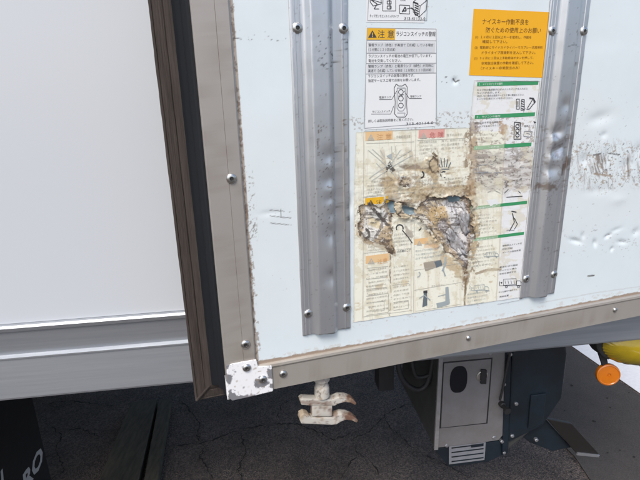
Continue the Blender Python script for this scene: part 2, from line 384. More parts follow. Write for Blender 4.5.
P.poly([(440, 206), (475, 206), (475, 285), (455, 270)], (.20, .16, .12), .85, 4, 3, .2, 34)
set_wear_shade(me, P.c)
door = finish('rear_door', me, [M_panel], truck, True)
door['label'] = 'dented off-white door with ribs and torn labels'
# back skin of the door, core
bm = bmesh.new()
prism(bm, [(UL+.006, VB+.006), (UR_, VB+.006), (UR_, VT), (UL+.006, VT)], -.012, -.055, XD, .001)
bmobj('door_core', bm, mat('door_core_white', (.6, .62, .64), .5), door)

# door frame: left stile, bottom rail, mitred by the plate; swept profiles
def stile(bm, along, u0, u1, vfun, flip=False):
    # across coordinate c runs from outer edge (0) to inner edge (1)
    prof = [(0, -.05), (0, .0015), (.0015, .004), (.016, .004), (.0165, .0033), (.0172, .004), (.046, .004), (.0485, .0035), (.050, .001), (.050, -.006)]
    return prof
bm = bmesh.new(); lay = []
def sweep(bm, prof, stations, fn):
    rows = [[bm.verts.new(fn(c, w_, s)) for c, w_ in prof] for s in stations]
    for r, q in zip(rows[:-1], rows[1:]):
        for i in range(len(prof)-1): bm.faces.new((r[i], r[i+1], q[i+1], q[i]))
    return rows
W50 = FI-UL; 
profL = [(0, -.05), (0, .0015), (.0015, .004), (.0300, .004), (.0304, .0034), (.0308, .004), (W50-.002, .004), (W50, .0025), (W50, -.006)]
HB = FT-VB
profB = [(0, -.05), (0, .0015), (.0015, .004), (.012, .004), (HB-.010, .004), (HB-.006, .0062), (HB-.002, .0055), (HB, .002), (HB, -.006)]
st = list(np.arange(VB+.035, 1.7, .004))+list(np.linspace(1.72, VT, 6))
sweep(bm, profL, st, lambda c, w_, s: DW([(UL+c, s, w_)])[0])
st = list(np.arange(UL+.040, .97, .004))+list(np.linspace(.98, UR_, 4))
sweep(bm, profB, st, lambda c, w_, s: DW([(s, VB+c, w_)])[0])
sweep(bm, profL, [VB, UR_], lambda c, w_, s: DW([(s, VT+.05-c, w_)])[0])
bmesh.ops.recalc_face_normals(bm, faces=bm.faces)
me = bpy.data.meshes.new('door_frame'); bm.to_mesh(me); bm.free()
cc = np.empty(len(me.vertices)*3); me.vertices.foreach_get('co', cc); cc = cc.reshape(-1, 3)
fu = cc@DOOR[0]; fv = cc[:, 2]; x, y = pr(fu, fv); P = Paint(x, y, (.375, .35, .325))
P.mix(sst((y-230)/180), (.40, .375, .335))
P.speck([(190, 0), (260, 0), (262, 400), (190, 400)], (.26, .22, .19), .35, .09, .05, .5, 41, 6, 5)
P.speck([(240, 400), (700, 300), (700, 270), (240, 340)], (.25, .21, .17), .4, .05, .09, .5, 42, 6, 5)
P.poly([(258, 365), (258, 359), (660, 284), (660, 289)], (.44, .375, .30), .7, 1.5, 1, .1, 43)
P.line([(236, 0), (236, 60), (246, 300)], (.16, .14, .13), .5, .0)
set_wear_shade(me, P.c)
fr = finish('door_frame', me, [M_frame], door); me.polygons.foreach_set('use_smooth', [False]*len(me.polygons))

# corner plate
def QL(l): return [Q(*p) for p in l]
bm = bmesh.new()
prism(bm, QL([(226, 363), (241, 360), (255.5, 357.5), (257.5, 364.5), (265, 364), (271, 363.5), (272.5, 389), (250, 394.5), (231.5, 398.5), (227, 393)]), .0043, .0068, XD, .0012, seg=2)
prism(bm, [(UL-.0012, VB-.0012), (UL+.042, VB-.0012), (UL+.042, VB+.002), (UL+.002, VB+.002), (UL+.002, VB+.036), (UL-.0012, VB+.036)], .0042, -.03, XD, .0005)
bmesh.ops.subdivide_edges(bm, edges=bm.edges[:], cuts=3, use_grid_fill=True)
bmesh.ops.triangulate(bm, faces=[f for f in bm.faces if len(f.verts) > 4])
for _ in range(4):
    es = [e for e in bm.edges if e.calc_length() > .0018]
    if es: bmesh.ops.subdivide_edges(bm, edges=es, cuts=1); bmesh.ops.triangulate(bm, faces=[f for f in bm.faces if len(f.verts) > 3])
me = bpy.data.meshes.new('corner_plate'); bm.to_mesh(me); bm.free()
cc = np.empty(len(me.vertices)*3); me.vertices.foreach_get('co', cc); cc = cc.reshape(-1, 3)
x, y = pr(cc@DOOR[0], cc[:, 2]); P = Paint(x, y, (.80, .81, .82)); gm = (.17, .17, .18)
for i, pl in enumerate([[(254, 378), (262, 374), (268, 380), (262, 386), (254, 385)], [(230, 388), (235, 392), (242, 393), (256, 393.5), (274, 389.5), (272, 395), (228, 404), (228, 388)], [(225, 372), (231, 372), (232, 380), (226, 384)],
           [(266, 366), (274, 366), (274, 378), (268, 376)], [(224, 362), (231, 361), (228, 368), (224, 368)], [(269, 381), (274, 380), (274, 387), (268, 387)]]):
    P.poly(pl, gm, .95, .5, 3.0, .38, 50+i)
P.speck([(222, 355), (276, 355), (276, 402), (222, 402)], (.3, .22, .15), .7, .5, .5, .70, 60); P.speck([(222, 355), (276, 355), (276, 402), (222, 402)], gm, .9, .4, .4, .70, 61)
set_wear_shade(me, P.c); finish('corner_plate', me, [M_white], door)

# gasket: dark wall and weathered lip, mitred round the corner
def gasket(prof, name, m, wob=0):
    bm = bmesh.new()
    def fn(c, w_, s):
        return None
    vs = [VB]+list(np.arange(VB+.012, 1.72, .012))+[2.2, VT]
    rows = []
    for s in vs:
        row = []
        for d, b in prof:
            vv = VB-d if s == VB else s
            j = wob*(vn(s*60, d*300, 4)-.5) if s != VB else 0
            row.append(bm.verts.new(DW([(UL-d+j, vv, -b+j)])[0]))
        rows.append(row)
    us = [UL+.012+.02*k for k in range(10)]+[.5, .8, UR_]
    rowb = [rows[0]]
    for s in us: rowb.append([bm.verts.new(DW([(s, VB-d, -b)])[0]) for d, b in prof])
    for R_ in (rows, rowb):
        for r, q in zip(R_[:-1], R_[1:]):
            for i in range(len(prof)-1): bm.faces.new((r[i], r[i+1], q[i+1], q[i]))
    o = bmobj(name, bm, m, door); o.data.polygons.foreach_set('use_smooth', [False]*len(o.data.polygons)); return o
gasket([(-.002, .010), (.003, .012), (.005, .022), (.0035, .030), (.009, .046), (.0105, .060), (.017, .070), (.022, .083), (.020, .086), (-.002, .086)], 'gasket', M_gasket, .0006)
gasket([(.0205, .0805), (.027, .082), (.031, .0835), (.0325, .0848), (.034, .0837), (.042, .0840), (.0465, .0845), (.0475, .0855), (.049, .0845), (.051, .0852), (.0525, .088), (.050, .092), (.020, .0885)], 'gasket_lip', M_lip, .0007)
# mitre fold at the corner
bm = bmesh.new(); prism(bm, [(UL-.050, VB-.050), (UL-.024, VB-.024), (UL-.026, VB-.0225), (UL-.052, VB-.048)], -.080, -.087, XD, .0006)
bmobj('mitre_fold', bm, M_lip, door)

# ribs
def rib(u0, u1, vb, rib_dents, seed, stains):
    W = u1-u0; h = .0105
    prof = [(0, 0), (0, .0012), (.0015, .0020), (.0045, .0020), (.0052, .0030), (.0062, .0030), (.0069, .0020), (.0115, .0020), (.0122, .0030), (.0130, .0030), (.0137, .0022),
            (.0180, .0022), (.0205, .0035), (.0265, h-.0005), (.0280, h), (.036, h), (.044, h), (.052, h), (.0535, h-.0006), (.0590, .0034), (.0610, .0022), (W-.0100, .0022), (W-.0092, .0030), (W-.0080, .0030), (W-.0072, .0020), (W-.0015, .0020), (W, .0012), (W, 0)]
    # finer top
    pf = []
    for a, b in zip(prof[:-1], prof[1:]):
        n = 4 if (.018 <= a[0] < .061) else 1
        for k in range(n): pf.append((a[0]+(b[0]-a[0])*k/n, a[1]+(b[1]-a[1])*k/n))
    pf.append(prof[-1])
    C = np.array([p[0] for p in pf]); Z = np.array([p[1] for p in pf])
    st = np.r_[vb, np.arange(vb+.0015, 1.68, .0018), np.linspace(1.7, VT-.06, 8)]
    cc, vv = np.meshgrid(C, st); zz = np.tile(Z, (len(st), 1)); uu = u0+cc
    D = 0*uu
    for px, py, rx, ry, dp in rib_dents:
        a, b = Q(px, py); D -= dp*np.exp(-((uu-a)/(rx*.0015))**2-((vv-b)/(ry*.0015))**2)
    hgt = np.clip(zz/h, 0, 1)
    w_ = zz+D*hgt+disp(uu, vv)*.5+.0006*(fbm(uu*30, vv*25, seed)-.5)*hgt+.0006
    edge = (vv == vb)
    uu2 = uu+.0006*(vn(vv*40, uu*40, seed)-.5)
    vv2 = vv+np.where(edge, .0025*(vn(cc*120, cc*0, seed)-.5), 0)
    n, m = uu.shape
    me = bpy.data.meshes.new('rib'); idx = np.arange(n*m).reshape(n, m)
    q = np.stack([idx[:-1, :-1], idx[:-1, 1:], idx[1:, 1:], idx[1:, :-1]], -1).reshape(-1, 4)
    me.vertices.add(n*m); me.vertices.foreach_set('co', DW(np.stack([uu2, vv2, w_], -1).reshape(-1, 3)).astype(np.float32).ravel())
    me.loops.add(q.size); me.loops.foreach_set('vertex_index', q.ravel().astype(np.int32))
    me.polygons.add(len(q)); me.polygons.foreach_set('loop_start', np.arange(0, q.size, 4, dtype=np.int32)); me.update(calc_edges=True)
    x, y = pr(uu.ravel(), vv.ravel()); P = Paint(x, y, (.60, .62, .645)); stains(P); set_wear_shade(me, P.c)
    o = finish('rib', me, [M_alum], door)
    md = o.modifiers.new('thickness', 'SOLIDIFY'); md.thickness = .0012; md.offset = 0
    me.polygons.foreach_set('use_smooth', [True]*len(me.polygons)); me.set_sharp_from_angle(angle=math.radians(28))
    return o
br = (.22, .14, .08)
def st1(P):
    full = [(285, -5), (360, -5), (360, 335), (295, 335)]
    P.speck(full, (.16, .14, .13), .4, .6, .6, .74, 71)
    P.speck([(310, 120), (345, 120), (350, 235), (310, 235)], (.14, .11, .09), .7, .7, .7, .70, 72)
    P.speck([(315, 35), (350, 35), (350, 70), (315, 70)], k_, .8, .3, .7, .64, 73)
    P.line([(337, 0), (340, 60), (343, 180), (347, 320)], (.6, .55, .48), 1.4, .5, .3)
    P.line([(343, 120), (344, 140), (346, 190)], br, .8, .8, .5, .2, 74, breakup=.45)
    P.line([(316, 125), (316, 155)], br, .6, .8, .5, .2, 75, breakup=.45)
    P.line([(314, 188), (345, 184)], br, .6, .8, .7, .2, 76, breakup=.45)
    P.poly([(348, 196), (352, 196), (352, 220), (348, 220)], k_, .9, 1, 1, .3, 77)
def st2(P):
    full = [(515, -5), (600, -5), (570, 310), (515, 310)]
    P.speck(full, (.12, .1, .09), .5, .35, .5, .74, 81)
    P.speck([(535, 125), (585, 118), (578, 192), (530, 192)], (.33, .29, .26), .6, .3, .4, .58, 82, 6, 9)
    P.poly([(534, 183), (552, 182), (551, 189), (533, 188)], (.26, .19, .14), .75, 3, 5, .3, 83)
    P.poly([(559, 165), (567, 155), (564, 172), (558, 176)], (.2, .13, .09), .8, 2, 3, .2, 84)
    P.line([(572, 30), (574, 80), (566, 130), (562, 180)], (.2, .14, .1), .6, .7, 1, .1, 85, breakup=.5)
    P.line([(563, 47), (569, 45), (577, 48)], (.2, .2, .2), .5, .7, .3)
    P.speck([(541, 190), (549, 190), (543, 290), (537, 290)], (.2, .18, .17), .6, .8, .3, .66, 86)
rib(.1765, .2605, 1.1155, [(329, 155, 8, 8, .003), (330, 178, 9, 9, .0045), (331, 197, 8, 6, .003), (333, 212, 7, 7, .004), (331, 232, 9, 10, .004), (331, 275, 9, 9, .0035), (340, 190, 4, 9, .002)], 3, st1)
rib(.6070, .6860, 1.1150, [(553, 132, 7, 7, .006), (560, 146, 8, 7, .006), (552, 151, 8, 7, .006), (548, 168, 10, 8, .004), (561, 105, 6, 7, .002), (565, 125, 5, 8, .004)], 6, st2)

# rivets (drive rivets with a dark centre)
def rivet(u0, v0, r=.0076, hole=True, w0=.0028):
    bm = bmesh.new(); n = DOOR[1]; c = DW([(u0, v0, w0)])[0]
    pf = [(r, 0), (r, .0012), (r*.86, .0026), (r*.58, .0036)]
    if hole: lathe(bm, c, n, pf+[(r*.40, .0037), (r*.34, .0022)], 20)
    else: lathe(bm, c, n, pf+[(r*.3, .0040), (0, .0042)], 20)
    if hole: lathe(bm, c, n, [(r*.335, .001), (r*.335, .0024), (r*.13, .0026), (0, .0028)], 14, 1)
    o = bmobj('rivet', bm, [M_steel, M_hole], door, angle=40)
    return o
for k in range(4):
    vv = 1.154+.433*k
    for uu in (.1862, .2540, .6150, .6790): rivet(uu, vv, w0=.0026)
for p in [(231, 178), (245, 343)]: rivet(*Q(*p), w0=.004)
for p in [(246, 365.5), (262, 377)]: rivet(*Q(*p), r=.0072, w0=.0068)
for p in [(282.5, 372.5)]: rivet(*Q(*p), r=.0068, w0=.004)
for p in [(467, 337), (613, 309)]: rivet(*Q(*p), r=.0052, hole=False, w0=.004)
uu, vv = Q(231, 178)
rivet(uu, vv+.33, w0=.004); rivet(uu, vv+.66, w0=.004)

# ------------------------------------------------------------------ stickers
TXT = {}
def textmesh(s, off=0):
    if s in TXT: return TXT[s]
    cu = bpy.data.curves.new('t', 'FONT'); cu.body = s; cu.size = 1; cu.resolution_u = 2; cu.offset = off
    ob = bpy.data.objects.new('t', cu); COL.objects.link(ob)
    bpy.context.view_layer.update(); dg = bpy.context.evaluated_depsgraph_get()
    me = ob.evaluated_get(dg).to_mesh()
    vs = np.array([v.co[:2] for v in me.vertices]).reshape(-1, 2); fs = [tuple(p.vertices) for p in me.polygons]
    ob.evaluated_get(dg).to_mesh_clear(); bpy.data.objects.remove(ob); bpy.data.curves.remove(cu)
    TXT[s] = (vs, fs); return TXT[s]
K = .00150    # metres per photo pixel on the door near the stickers
class Sheet:
    def __init__(s, cull=None): s.v = []; s.f = []; s.mi = []; s.mats = []; s.cull = cull
    def m(s, mt):
        if mt not in s.mats: s.mats.append(mt)
        return s.mats.index(mt)
    def poly(s, pts, mt, w_=.0005, raw=False):
        b = len(s.v); s.v += [(*((p) if raw else Q(*p)), w_) for p in pts]; s.f.append(tuple(range(b, b+len(pts)))); s.mi.append(s.m(mt))
    def line(s, pts, mt, wd=.5, w_=.0006, close=False):
        P_ = [np.array(Q(*p)) for p in pts]
        if close: P_.append(P_[0])
        for a, b in zip(P_[:-1], P_[1:]):
            n = max(1, int(np.linalg.norm(b-a)/.006))
            d = (b-a)/(np.linalg.norm(b-a)+1e-9); nn = np.array([-d[1], d[0]])*wd*K/2
            for k in range(n):
                p, q = a+(b-a)*k/n, a+(b-a)*(k+1)/n
                s.poly([tuple(p+nn), tuple(p-nn), tuple(q-nn), tuple(q+nn)], mt, w_, True)
    def bar(s, x0, x1, ytl, h, mt, w_=.0006, n=12):
        """horizontal bar in door space"""
        u0, v0 = Q(x0, ytl); u1 = Q(x1, ytl)[0]
        for k in range(n):
            a, b = u0+(u1-u0)*k/n, u0+(u1-u0)*(k+1)/n
            s.poly([(a, v0), (b, v0), (b, v0-h*K), (a, v0-h*K)], mt, w_, True)
    def text(s, t, x0, ybase, x1, h, mt, w_=.00075, jit=0):
        vs, fs = textmesh(t)
        if not len(vs): return
        mn, mxx = vs.min(0), vs.max(0); u0, v0 = Q(x0, ybase); u1 = Q(x1, ybase)[0]
        X = u0+(vs[:, 0]-mn[0])/(mxx[0]-mn[0])*(u1-u0)
        Y = v0+(vs[:, 1]-mn[1])/(mxx[1]-mn[1])*h*K
        b = len(s.v); s.v += [(a, c, w_) for a, c in zip(X, Y)]; i = s.m(mt)
        for f in fs: s.f.append(tuple(b+j for j in f)); s.mi.append(i)
    def build(s, name, label=None):
        v_ = np.array(s.v); v_[:, 2] += disp(v_[:, 0], v_[:, 1])
        f = s.f; mi = s.mi
        if s.cull:
            cen = np.array([v_[list(q)].mean(0)[:2] for q in f]); k = s.cull(*pr(cen[:, 0], cen[:, 1]))
            k2 = torn_sd(*pr(cen[:, 0], cen[:, 1])) > .8
            k = [a or (b and s.mats[m_].name.startswith('print_green')) for a, b, m_ in zip(k, k2, mi)]
            f = [q for q, z in zip(f, k) if z]; mi = [q for q, z in zip(mi, k) if z]
        me = bpy.data.meshes.new(name); me.from_pydata([tuple(p) for p in DW(v_)], [], f)
        me.polygons.foreach_set('material_index', mi)
        o = finish(name, me, s.mats, door)
        if label: o['label'] = label
        return o
ink = mat('ink_black', (.05, .05, .055), .5); inkg = mat('ink_grey', (.30, .31, .33), .5); inkf = mat('ink_faded', (.42, .41, .36), .6)
inkb = mat('ink_brown', (.16, .07, .008), .5); inkbl = mat('ink_faded_blue', (.38, .42, .42), .6)
swhite = mat('sticker_white', (.74, .76, .77), .35, noise=.12, nscale=20, dark=(.6, .6, .58)); syel = mat('sticker_yellow', (.75, .42, .02), .4, noise=.1, nscale=30)
sora = mat('sticker_orange', (.80, .40, .008), .38, noise=.12, nscale=14, dark=(.7, .33, .005)); sgrn = mat('print_green', (.045, .29, .12), .45, noise=.2, nscale=60)
sgrnf = mat('print_green_faded', (.32, .48, .30), .6, noise=.4, nscale=60); sgry = mat('print_grey_panel', (.58, .6, .62), .4)
soraf = mat('print_orange_faded', (.72, .46, .22), .6, noise=.35, nscale=80, dark=(.7, .6, .4)); spnk = mat('print_pink_faded', (.66, .32, .28), .6, noise=.35, nscale=80, dark=(.7, .55, .45))
sgedge = mat('sticker_edge', (.42, .45, .48), .5)
tip = mat('print_white', (.72, .8, .74), .5)

def warn_tri(s, cx, cy, r, mt, mt2, w_=.0008):
    s.poly([(cx-r, cy+r*.8), (cx+r, cy+r*.8), (cx, cy-r*.95)], mt, w_)
    s.poly([(cx-r*.13, cy-r*.35), (cx+r*.13, cy-r*.35), (cx+r*.08, cy+r*.3), (cx-r*.08, cy+r*.3)], mt2, w_+.0002)
    s.poly([(cx-r*.12, cy+r*.42), (cx+r*.12, cy+r*.42), (cx+r*.12, cy+r*.62), (cx-r*.12, cy+r*.62)], mt2, w_+.0002)

# A: upper white sticker, its lower half shows
s = Sheet(); u0, v0 = Q(366, 22); u1 = .3835
s.poly([(u0, v0), (u1, v0), (u1, v0+.118), (u0, v0+.118)], swhite, .0004, True)
s.line([(367.5, 20.5), (426.5, 20.5)], inkg, .5); s.line([(367.5, 20.5), (369.5, -30)], inkg, .5); s.line([(426.5, 20.5), (428.5, -30)], inkg, .5)
s.text('タップ式リモコンスイッチタイプ', 369.5, 17.3, 398.5, 2.6, ink); s.text('313-41133-0', 404, 20, 425, 2.8, ink)
s.line([(383, -6), (395.5, -6), (395.5, 11), (382.5, 11)], ink, .6, close=True)
for k in range(3):
    s.line([(387, -4+k*5), (391, -4+k*5), (391, -1+k*5), (387, -1+k*5)], ink, .8, close=True)
s.line([(389, -8), (390, 9)], ink, .9)
s.line([(370, -3), (381, -3), (381, 4), (373, 6), (370, 2)], ink, .7, close=True); s.line([(371, 0), (377, 4), (374, 9), (379, 9)], ink, .8); s.line([(369, -1), (382, 3)], ink, .6)
s.line([(399.5, 5), (409.5, 5.5), (409.5, 14), (399.5, 13.5)], ink, .6, close=True); s.line([(402, 12), (405, 7), (406, 11), (403, 11)], ink, 1.2); s.line([(406, 9), (411, 8)], ink, .6)
s.line([(413, 2), (420, -4), (427, 0), (426, 10), (419, 17), (413, 12)], ink, .6, close=True); s.line([(413, 2), (420, 6), (427, 0)], ink, .6); s.line([(420, 6), (419, 17)], ink, .6)
for k in range(4): s.line([(414.5, 5+k*2.3), (418.5, 7+k*2.3)], ink, 1.1)
s.line([(411, 8), (414, 10), (415, 15), (418, 15)], ink, 1.2); s.line([(413, 2), (418, 4)], ink, 1.4)
s.text('ON', 400, 1, 405, 2.6, ink)
s.build('upper_sticker', 'white instruction sticker with remote control drawings')

# B: caution sticker
s = Sheet(); u0, v0 = Q(366, 27.5); u1 = Q(437, 28)[0]; vb = Q(363, 130)[1]
s.poly([(u0-.001, vb), (u1+.0035, vb), (u1, v0), (u0-.0002, v0)], swhite, .0004, True)
for q in [[(367, 28), (436, 29)], [(367, 28), (364, 128)], [(436, 29), (436.5, 124)], [(366.5, 40.3), (436, 40.8)], [(366.5, 53.2), (436, 53.3)], [(366, 63.5), (436, 63.2)], [(365.5, 74), (436, 73)], [(365, 128.2), (436, 122.6)]]:
    s.line(q, inkg, .6)
s.poly([(367, 28.2), (395, 28.6), (394.7, 39.9), (366.7, 39.8)], syel, .0007)
warn_tri(s, 372.2, 34.3, 4.3, ink, syel, .0009)
s.text('注 意', 377.5, 38, 393.8, 7.2, ink, .0009)
s.text('ラジコンスイッチの警報', 396, 36.2, 435.2, 4.6, ink)
def tl(t, x0, y, x1, h=2.9, m=ink): s.text(t, x0, y, x1, h, m)
s.bar(367.8, 435, 42.2, 9.8, sgry, .0006)
tl('警報ランプ（赤色）が高速で【点滅】している場合', 368.3, 46.6, 433); tl('（１分間に１２０回点滅）', 368.3, 51.2, 395)
tl('ラジコンスイッチの電池の電圧が低下しています。', 368.3, 57.6, 431.5); tl('電池を交換してください。', 368.3, 62.3, 401)
s.bar(367.3, 434.5, 64.4, 8.6, sgry, .0006)
tl('警報ランプ（赤色）と電源ランプ（緑色）が同時に', 368, 67.9, 433); tl('高速で【点滅】している場合（１分間に１２０回点滅）', 368, 72.4, 431)
tl('ラジコンスイッチの故障の警告です。', 368, 77.6, 414); tl('指定サービス工場で点検をお願いします。', 368, 82.2, 420)
tl('電源ランプ', 379, 98.6, 391, 2.3); tl('警報ランプ', 410, 97.6, 421, 2.3); tl('ラジコンスイッチ', 372, 113, 390, 2.3)
tl('詳しくは取扱説明書をご覧ください。', 368, 122.6, 413, 2.9); tl('313-40114-0', 406, 125.2, 433, 2.6)
s.line([(379, 99.7), (391.5, 99.5), (396.5, 91)], ink, .5); s.line([(421.5, 98.4), (409, 98.4), (404, 91)], ink, .5); s.line([(371, 114), (390.5, 114), (393.5, 106)], ink, .5)
s.line([(396, 84), (398.5, 86), (402, 86), (405, 84), (407, 87), (406.5, 104), (407, 114), (405, 117), (397, 117), (394.5, 114), (395, 102), (394, 88)], ink, .7, close=True)
s.line([(397, 88), (405, 88), (405, 108), (402.5, 111), (399, 111), (396.8, 108)], inkg, .8, close=True)
for cy in (92, 98.5, 105.5):
    s.line([(400.7+2.5*math.cos(t*math.pi/4), cy+2.6*math.sin(t*math.pi/4)) for t in range(8)], ink, .7, close=True)
s.line([(398, 96.2), (403.5, 94.6)], ink, .6); s.line([(397, 113), (405, 113), (404, 116)], inkg, .6)
s.build('caution_sticker', 'white caution sticker with yellow header')

# C: orange sticker
s = Sheet()
s.poly([(473.5, 8.8), (551, 12.2), (543.5, 77.8), (469, 75.2)], sora, .0004)
for t, x0, yb, x1, h in [('ナイスキー作動不良を', 482, 24.3, 528, 5.6), ('防ぐための使用上のお願い', 485.5, 32.7, 540.5, 5.4), ('(1)  １ヶ月に１回以上キーを使用し、作動を', 474.8, 38.8, 531, 3.2), ('確認して下さい。', 482, 43.2, 507, 3.2),
        ('(2)  電動部にマイナスドライバーでスプレー式潤滑剤', 474.4, 49.2, 542, 3.1), ('ドライタイプ潤滑剤を注入して下さい。', 481.5, 54.3, 535, 3.1), ('(3)  ３ヶ月に１回以上手動給油ボタンを押して、', 474, 59.9, 533, 3.1),
        ('非常脱出装置の作動を確認して下さい。', 481, 64.8, 533, 3.1), ('（ナイスキー非常脱出のみ）', 480.5, 69.8, 519, 3.1)]:
    s.text(t, x0, yb, x1, h, inkb)
s.build('orange_sticker', 'orange notice sticker with dark print')

# D: the big torn label: paper sheet with stains and torn openings, residue underneath
TORN = [[(359, 207), (366, 206), (378, 207), (388, 202), (396, 201), (404, 205), (416, 208), (424, 201), (428, 197), (445, 197), (463, 195), (470, 200), (471, 215), (472, 232), (469, 248), (466, 262), (463, 266), (456, 258),
         (447, 252), (440, 243), (433, 235), (430, 228), (424, 222), (415, 216), (404, 217), (392, 214), (391, 235), (392, 251), (386, 245), (376, 243), (370, 241), (363, 238), (359, 228)],
        [(433, 155), (437, 160), (438, 172), (432, 172), (428, 164)], [(463, 262), (467, 262), (466.5, 272), (464.5, 273)], [(403, 178), (412, 181), (408, 185), (399, 184)]]
def torn_sd(x, y, ns=.16):
    n = (fbm(x*ns, y*ns, 91, 3)-.5)*7
    d = np.full(np.shape(x), 1e9)
    for i, t in enumerate(TORN): d = np.minimum(d, sdp(x, y, t)+n*(1 if i == 0 else .5))
    return d
U = np.arange(.2585, .6085, .0008); V = np.arange(1.1120, 1.5160, .0008)
uu, vv = np.meshgrid(U, V); u = uu.ravel(); v = vv.ravel(); x, y = pr(u, v)
OUT = [(355.5, 132), (400, 130), (440, 128.5), (469, 127.5), (474, 79.5), (541, 80.5), (535, 130), (526.5, 240), (520, 297.5), (440, 309), (353, 322.5), (353.5, 250), (354, 180)]
ob = sdp(x, y, OUT)+(fbm(x*.3, y*.3, 3)-.5)*.8
sd = torn_sd(x, y)
keep = (ob < 0) & (sd > 0)
def wsheet(u_, v_):
    base = .0007+disp(u_, v_)
    n = fbm(x*.09, y*.09, 14, 3)
    curl = np.exp(-np.clip(sd, 0, 99)/3.0)*(.0002+.0045*sst((n-.40)*3.5)*sst((x-392)/8)+.0004*n)
    ecurl = np.exp(-np.clip(-ob, 0, 99)/1.5)*.0006*n
    wr = .0006*(fbm(x*.07, y*.22, 6)-.5)*sst(1.2-np.abs(y-200)/90)
    return base+curl+ecurl+np.abs(wr)*1.2
me, u, v = gridmesh('torn_label', U, V, wsheet, keep)
P = Paint(x, y, (.72, .735, .74))
cream = [(352, 129), (468, 124), (470, 131), (505, 131), (503, 175), (500, 235), (496, 300), (497, 318), (440, 330), (350, 330)]
P.poly(cream, (.76, .755, .64), .95, 1.2, 1.2, .15, 101)
P.poly([(355, 240), (500, 225), (497, 310), (355, 324)], (.79, .785, .67), .6, 8, 10, .05, 102)
P.streak([(378, 172), (474, 168), (476, 204), (380, 206)], (.33, .25, .16), .8, -4, .05, .35, .50, 311, 8); P.streak([(380, 150), (470, 146), (474, 200), (384, 205)], (.45, .37, .25), .6, 80, .05, .25, .58, 312, 8)
P.streak([(474, 150), (538, 146), (538, 188), (474, 190)], (.27, .235, .21), .6, -7, .09, .35, .52, 313, 10, 6)
P.streak([(352, 130), (505, 128), (500, 320), (352, 322)], (.60, .54, .40), .35, 86, .02, .4, .62, 314, 4)
# tape edge and creases
P.line([(505, 131), (503, 175), (500, 235), (496, 300)], (.52, .47, .36), .6, .7, .3)
P.line([(411, 132), (411, 190)], (.50, .46, .36), .5, .6, .3); P.line([(368, 150), (364, 240), (363, 320)], (.6, .57, .45), .4, .6, .2)
tan = (.46, .34, .18); brown = (.20, .125, .06); dk = (.055, .045, .04); gr = (.30, .27, .25)
P.poly([(430, 157), (438, 155), (440, 168), (436, 185), (425, 172), (400, 168), (405, 164), (420, 164)], tan, .8, 2, 3, .2, 103)
P.poly([(384, 180), (392, 172), (400, 174), (398, 205), (384, 205)], tan, .55, 4, 5, .15, 104)
P.poly([(395, 166), (420, 163), (432, 164), (430, 168), (405, 170)], (.22, .18, .15), .7, 2, 2, .2, 105)
P.poly([(402, 187), (440, 184), (470, 187), (472, 196), (440, 200), (412, 198)], (.42, .33, .20), .75, 5, 7, .15, 106)
P.speck([(380, 176), (476, 172), (476, 205), (380, 208)], dk, .5, .5, .6, .66, 107, 5)
P.speck([(380, 150), (476, 150), (476, 205), (380, 208)], (.36, .26, .16), .5, .3, .35, .58, 108, 5, 10)
P.poly([(386, 168), (390, 160), (392, 166), (396, 170), (392, 173), (389, 169), (386, 173)], dk, .9, 1, 1.6, .4, 109)
P.poly([(468, 140), (476, 133), (479, 165), (474, 205), (467, 205), (470, 170)], (.40, .27, .15), .75, 3, 5, .15, 110)
P.speck([(464, 130), (482, 130), (480, 290), (462, 290)], brown, .8, .25, .2, .60, 111, 4)
P.line([(470, 128), (471, 160), (470, 200)], (.2, .15, .1), .9, .8, .8, .15, 112, breakup=.4)
P.line([(467, 270), (465, 290), (464, 318)], (.20, .14, .08), 1.0, .9, .8, .2, 113)
P.poly([(462, 262), (470, 262), (467, 290), (464, 290)], brown, .7, 2, 3, .3, 114)
# right column scrape
scr = [(474, 150), (500, 152), (536, 146), (540, 190), (500, 192), (474, 185)]
P.poly(scr, (.46, .43, .38), .55, 8, 12, .15, 115)
P.speck(scr, (.27, .23, .20), .75, .16, .4, .52, 116, 8, 9); P.speck(scr, dk, .7, .6, .6, .64, 117, 6)
P.speck([(468, 115), (540, 118), (538, 150), (468, 150)], (.3, .25, .2), .75, .35, .5, .56, 118, 6, 12)
P.poly([(500, 122), (506, 124), (504, 136), (500, 134)], (.40, .26, .14), .8, 2, 4, .3, 119)
P.poly([(468, 122), (478, 122), (478, 132), (470, 134)], (.25, .18, .13), .7, 2, 4, .3, 120)
# left / lower edge stains round the opening, then its dark rim
for i, (pl, c, o_) in enumerate([([(356, 222), (362, 226), (364, 242), (356, 236)], tan, .8), ([(362, 238), (392, 240), (395, 256), (380, 248), (364, 244)], (.34, .25, .15), .85), ([(425, 228), (440, 242), (436, 252), (424, 240)], tan, .8),
        ([(440, 248), (462, 268), (462, 280), (440, 262)], tan, .75), ([(472, 205), (478, 215), (477, 250), (470, 262)], tan, .8), ([(404, 224), (412, 232), (414, 240), (406, 236)], (.3, .25, .2), .7), ([(424, 240), (440, 244), (438, 250), (424, 248)], (.7, .48, .28), .6)]):
    P.poly(pl, c, o_, 2, 3, .25, 130+i)
P.mix(.85*np.exp(-np.clip(sd, 0, 99)/1.5)*sst(fbm(x*.12, y*.12, 54, 3)*2.4-.6), brown); P.mix(sst((fbm(x*.15, y*.15, 55)-.42)*6)*.95*np.exp(-np.clip(sd, 0, 99)/1.1), dk); P.mix(.6*sst((fbm(x*.8, y*.8, 57)-.5)*8)*np.exp(-np.clip(sd, 0, 99)/7), (.20, .16, .12))  # dark rim along the torn edge: dirt and shadow painted together
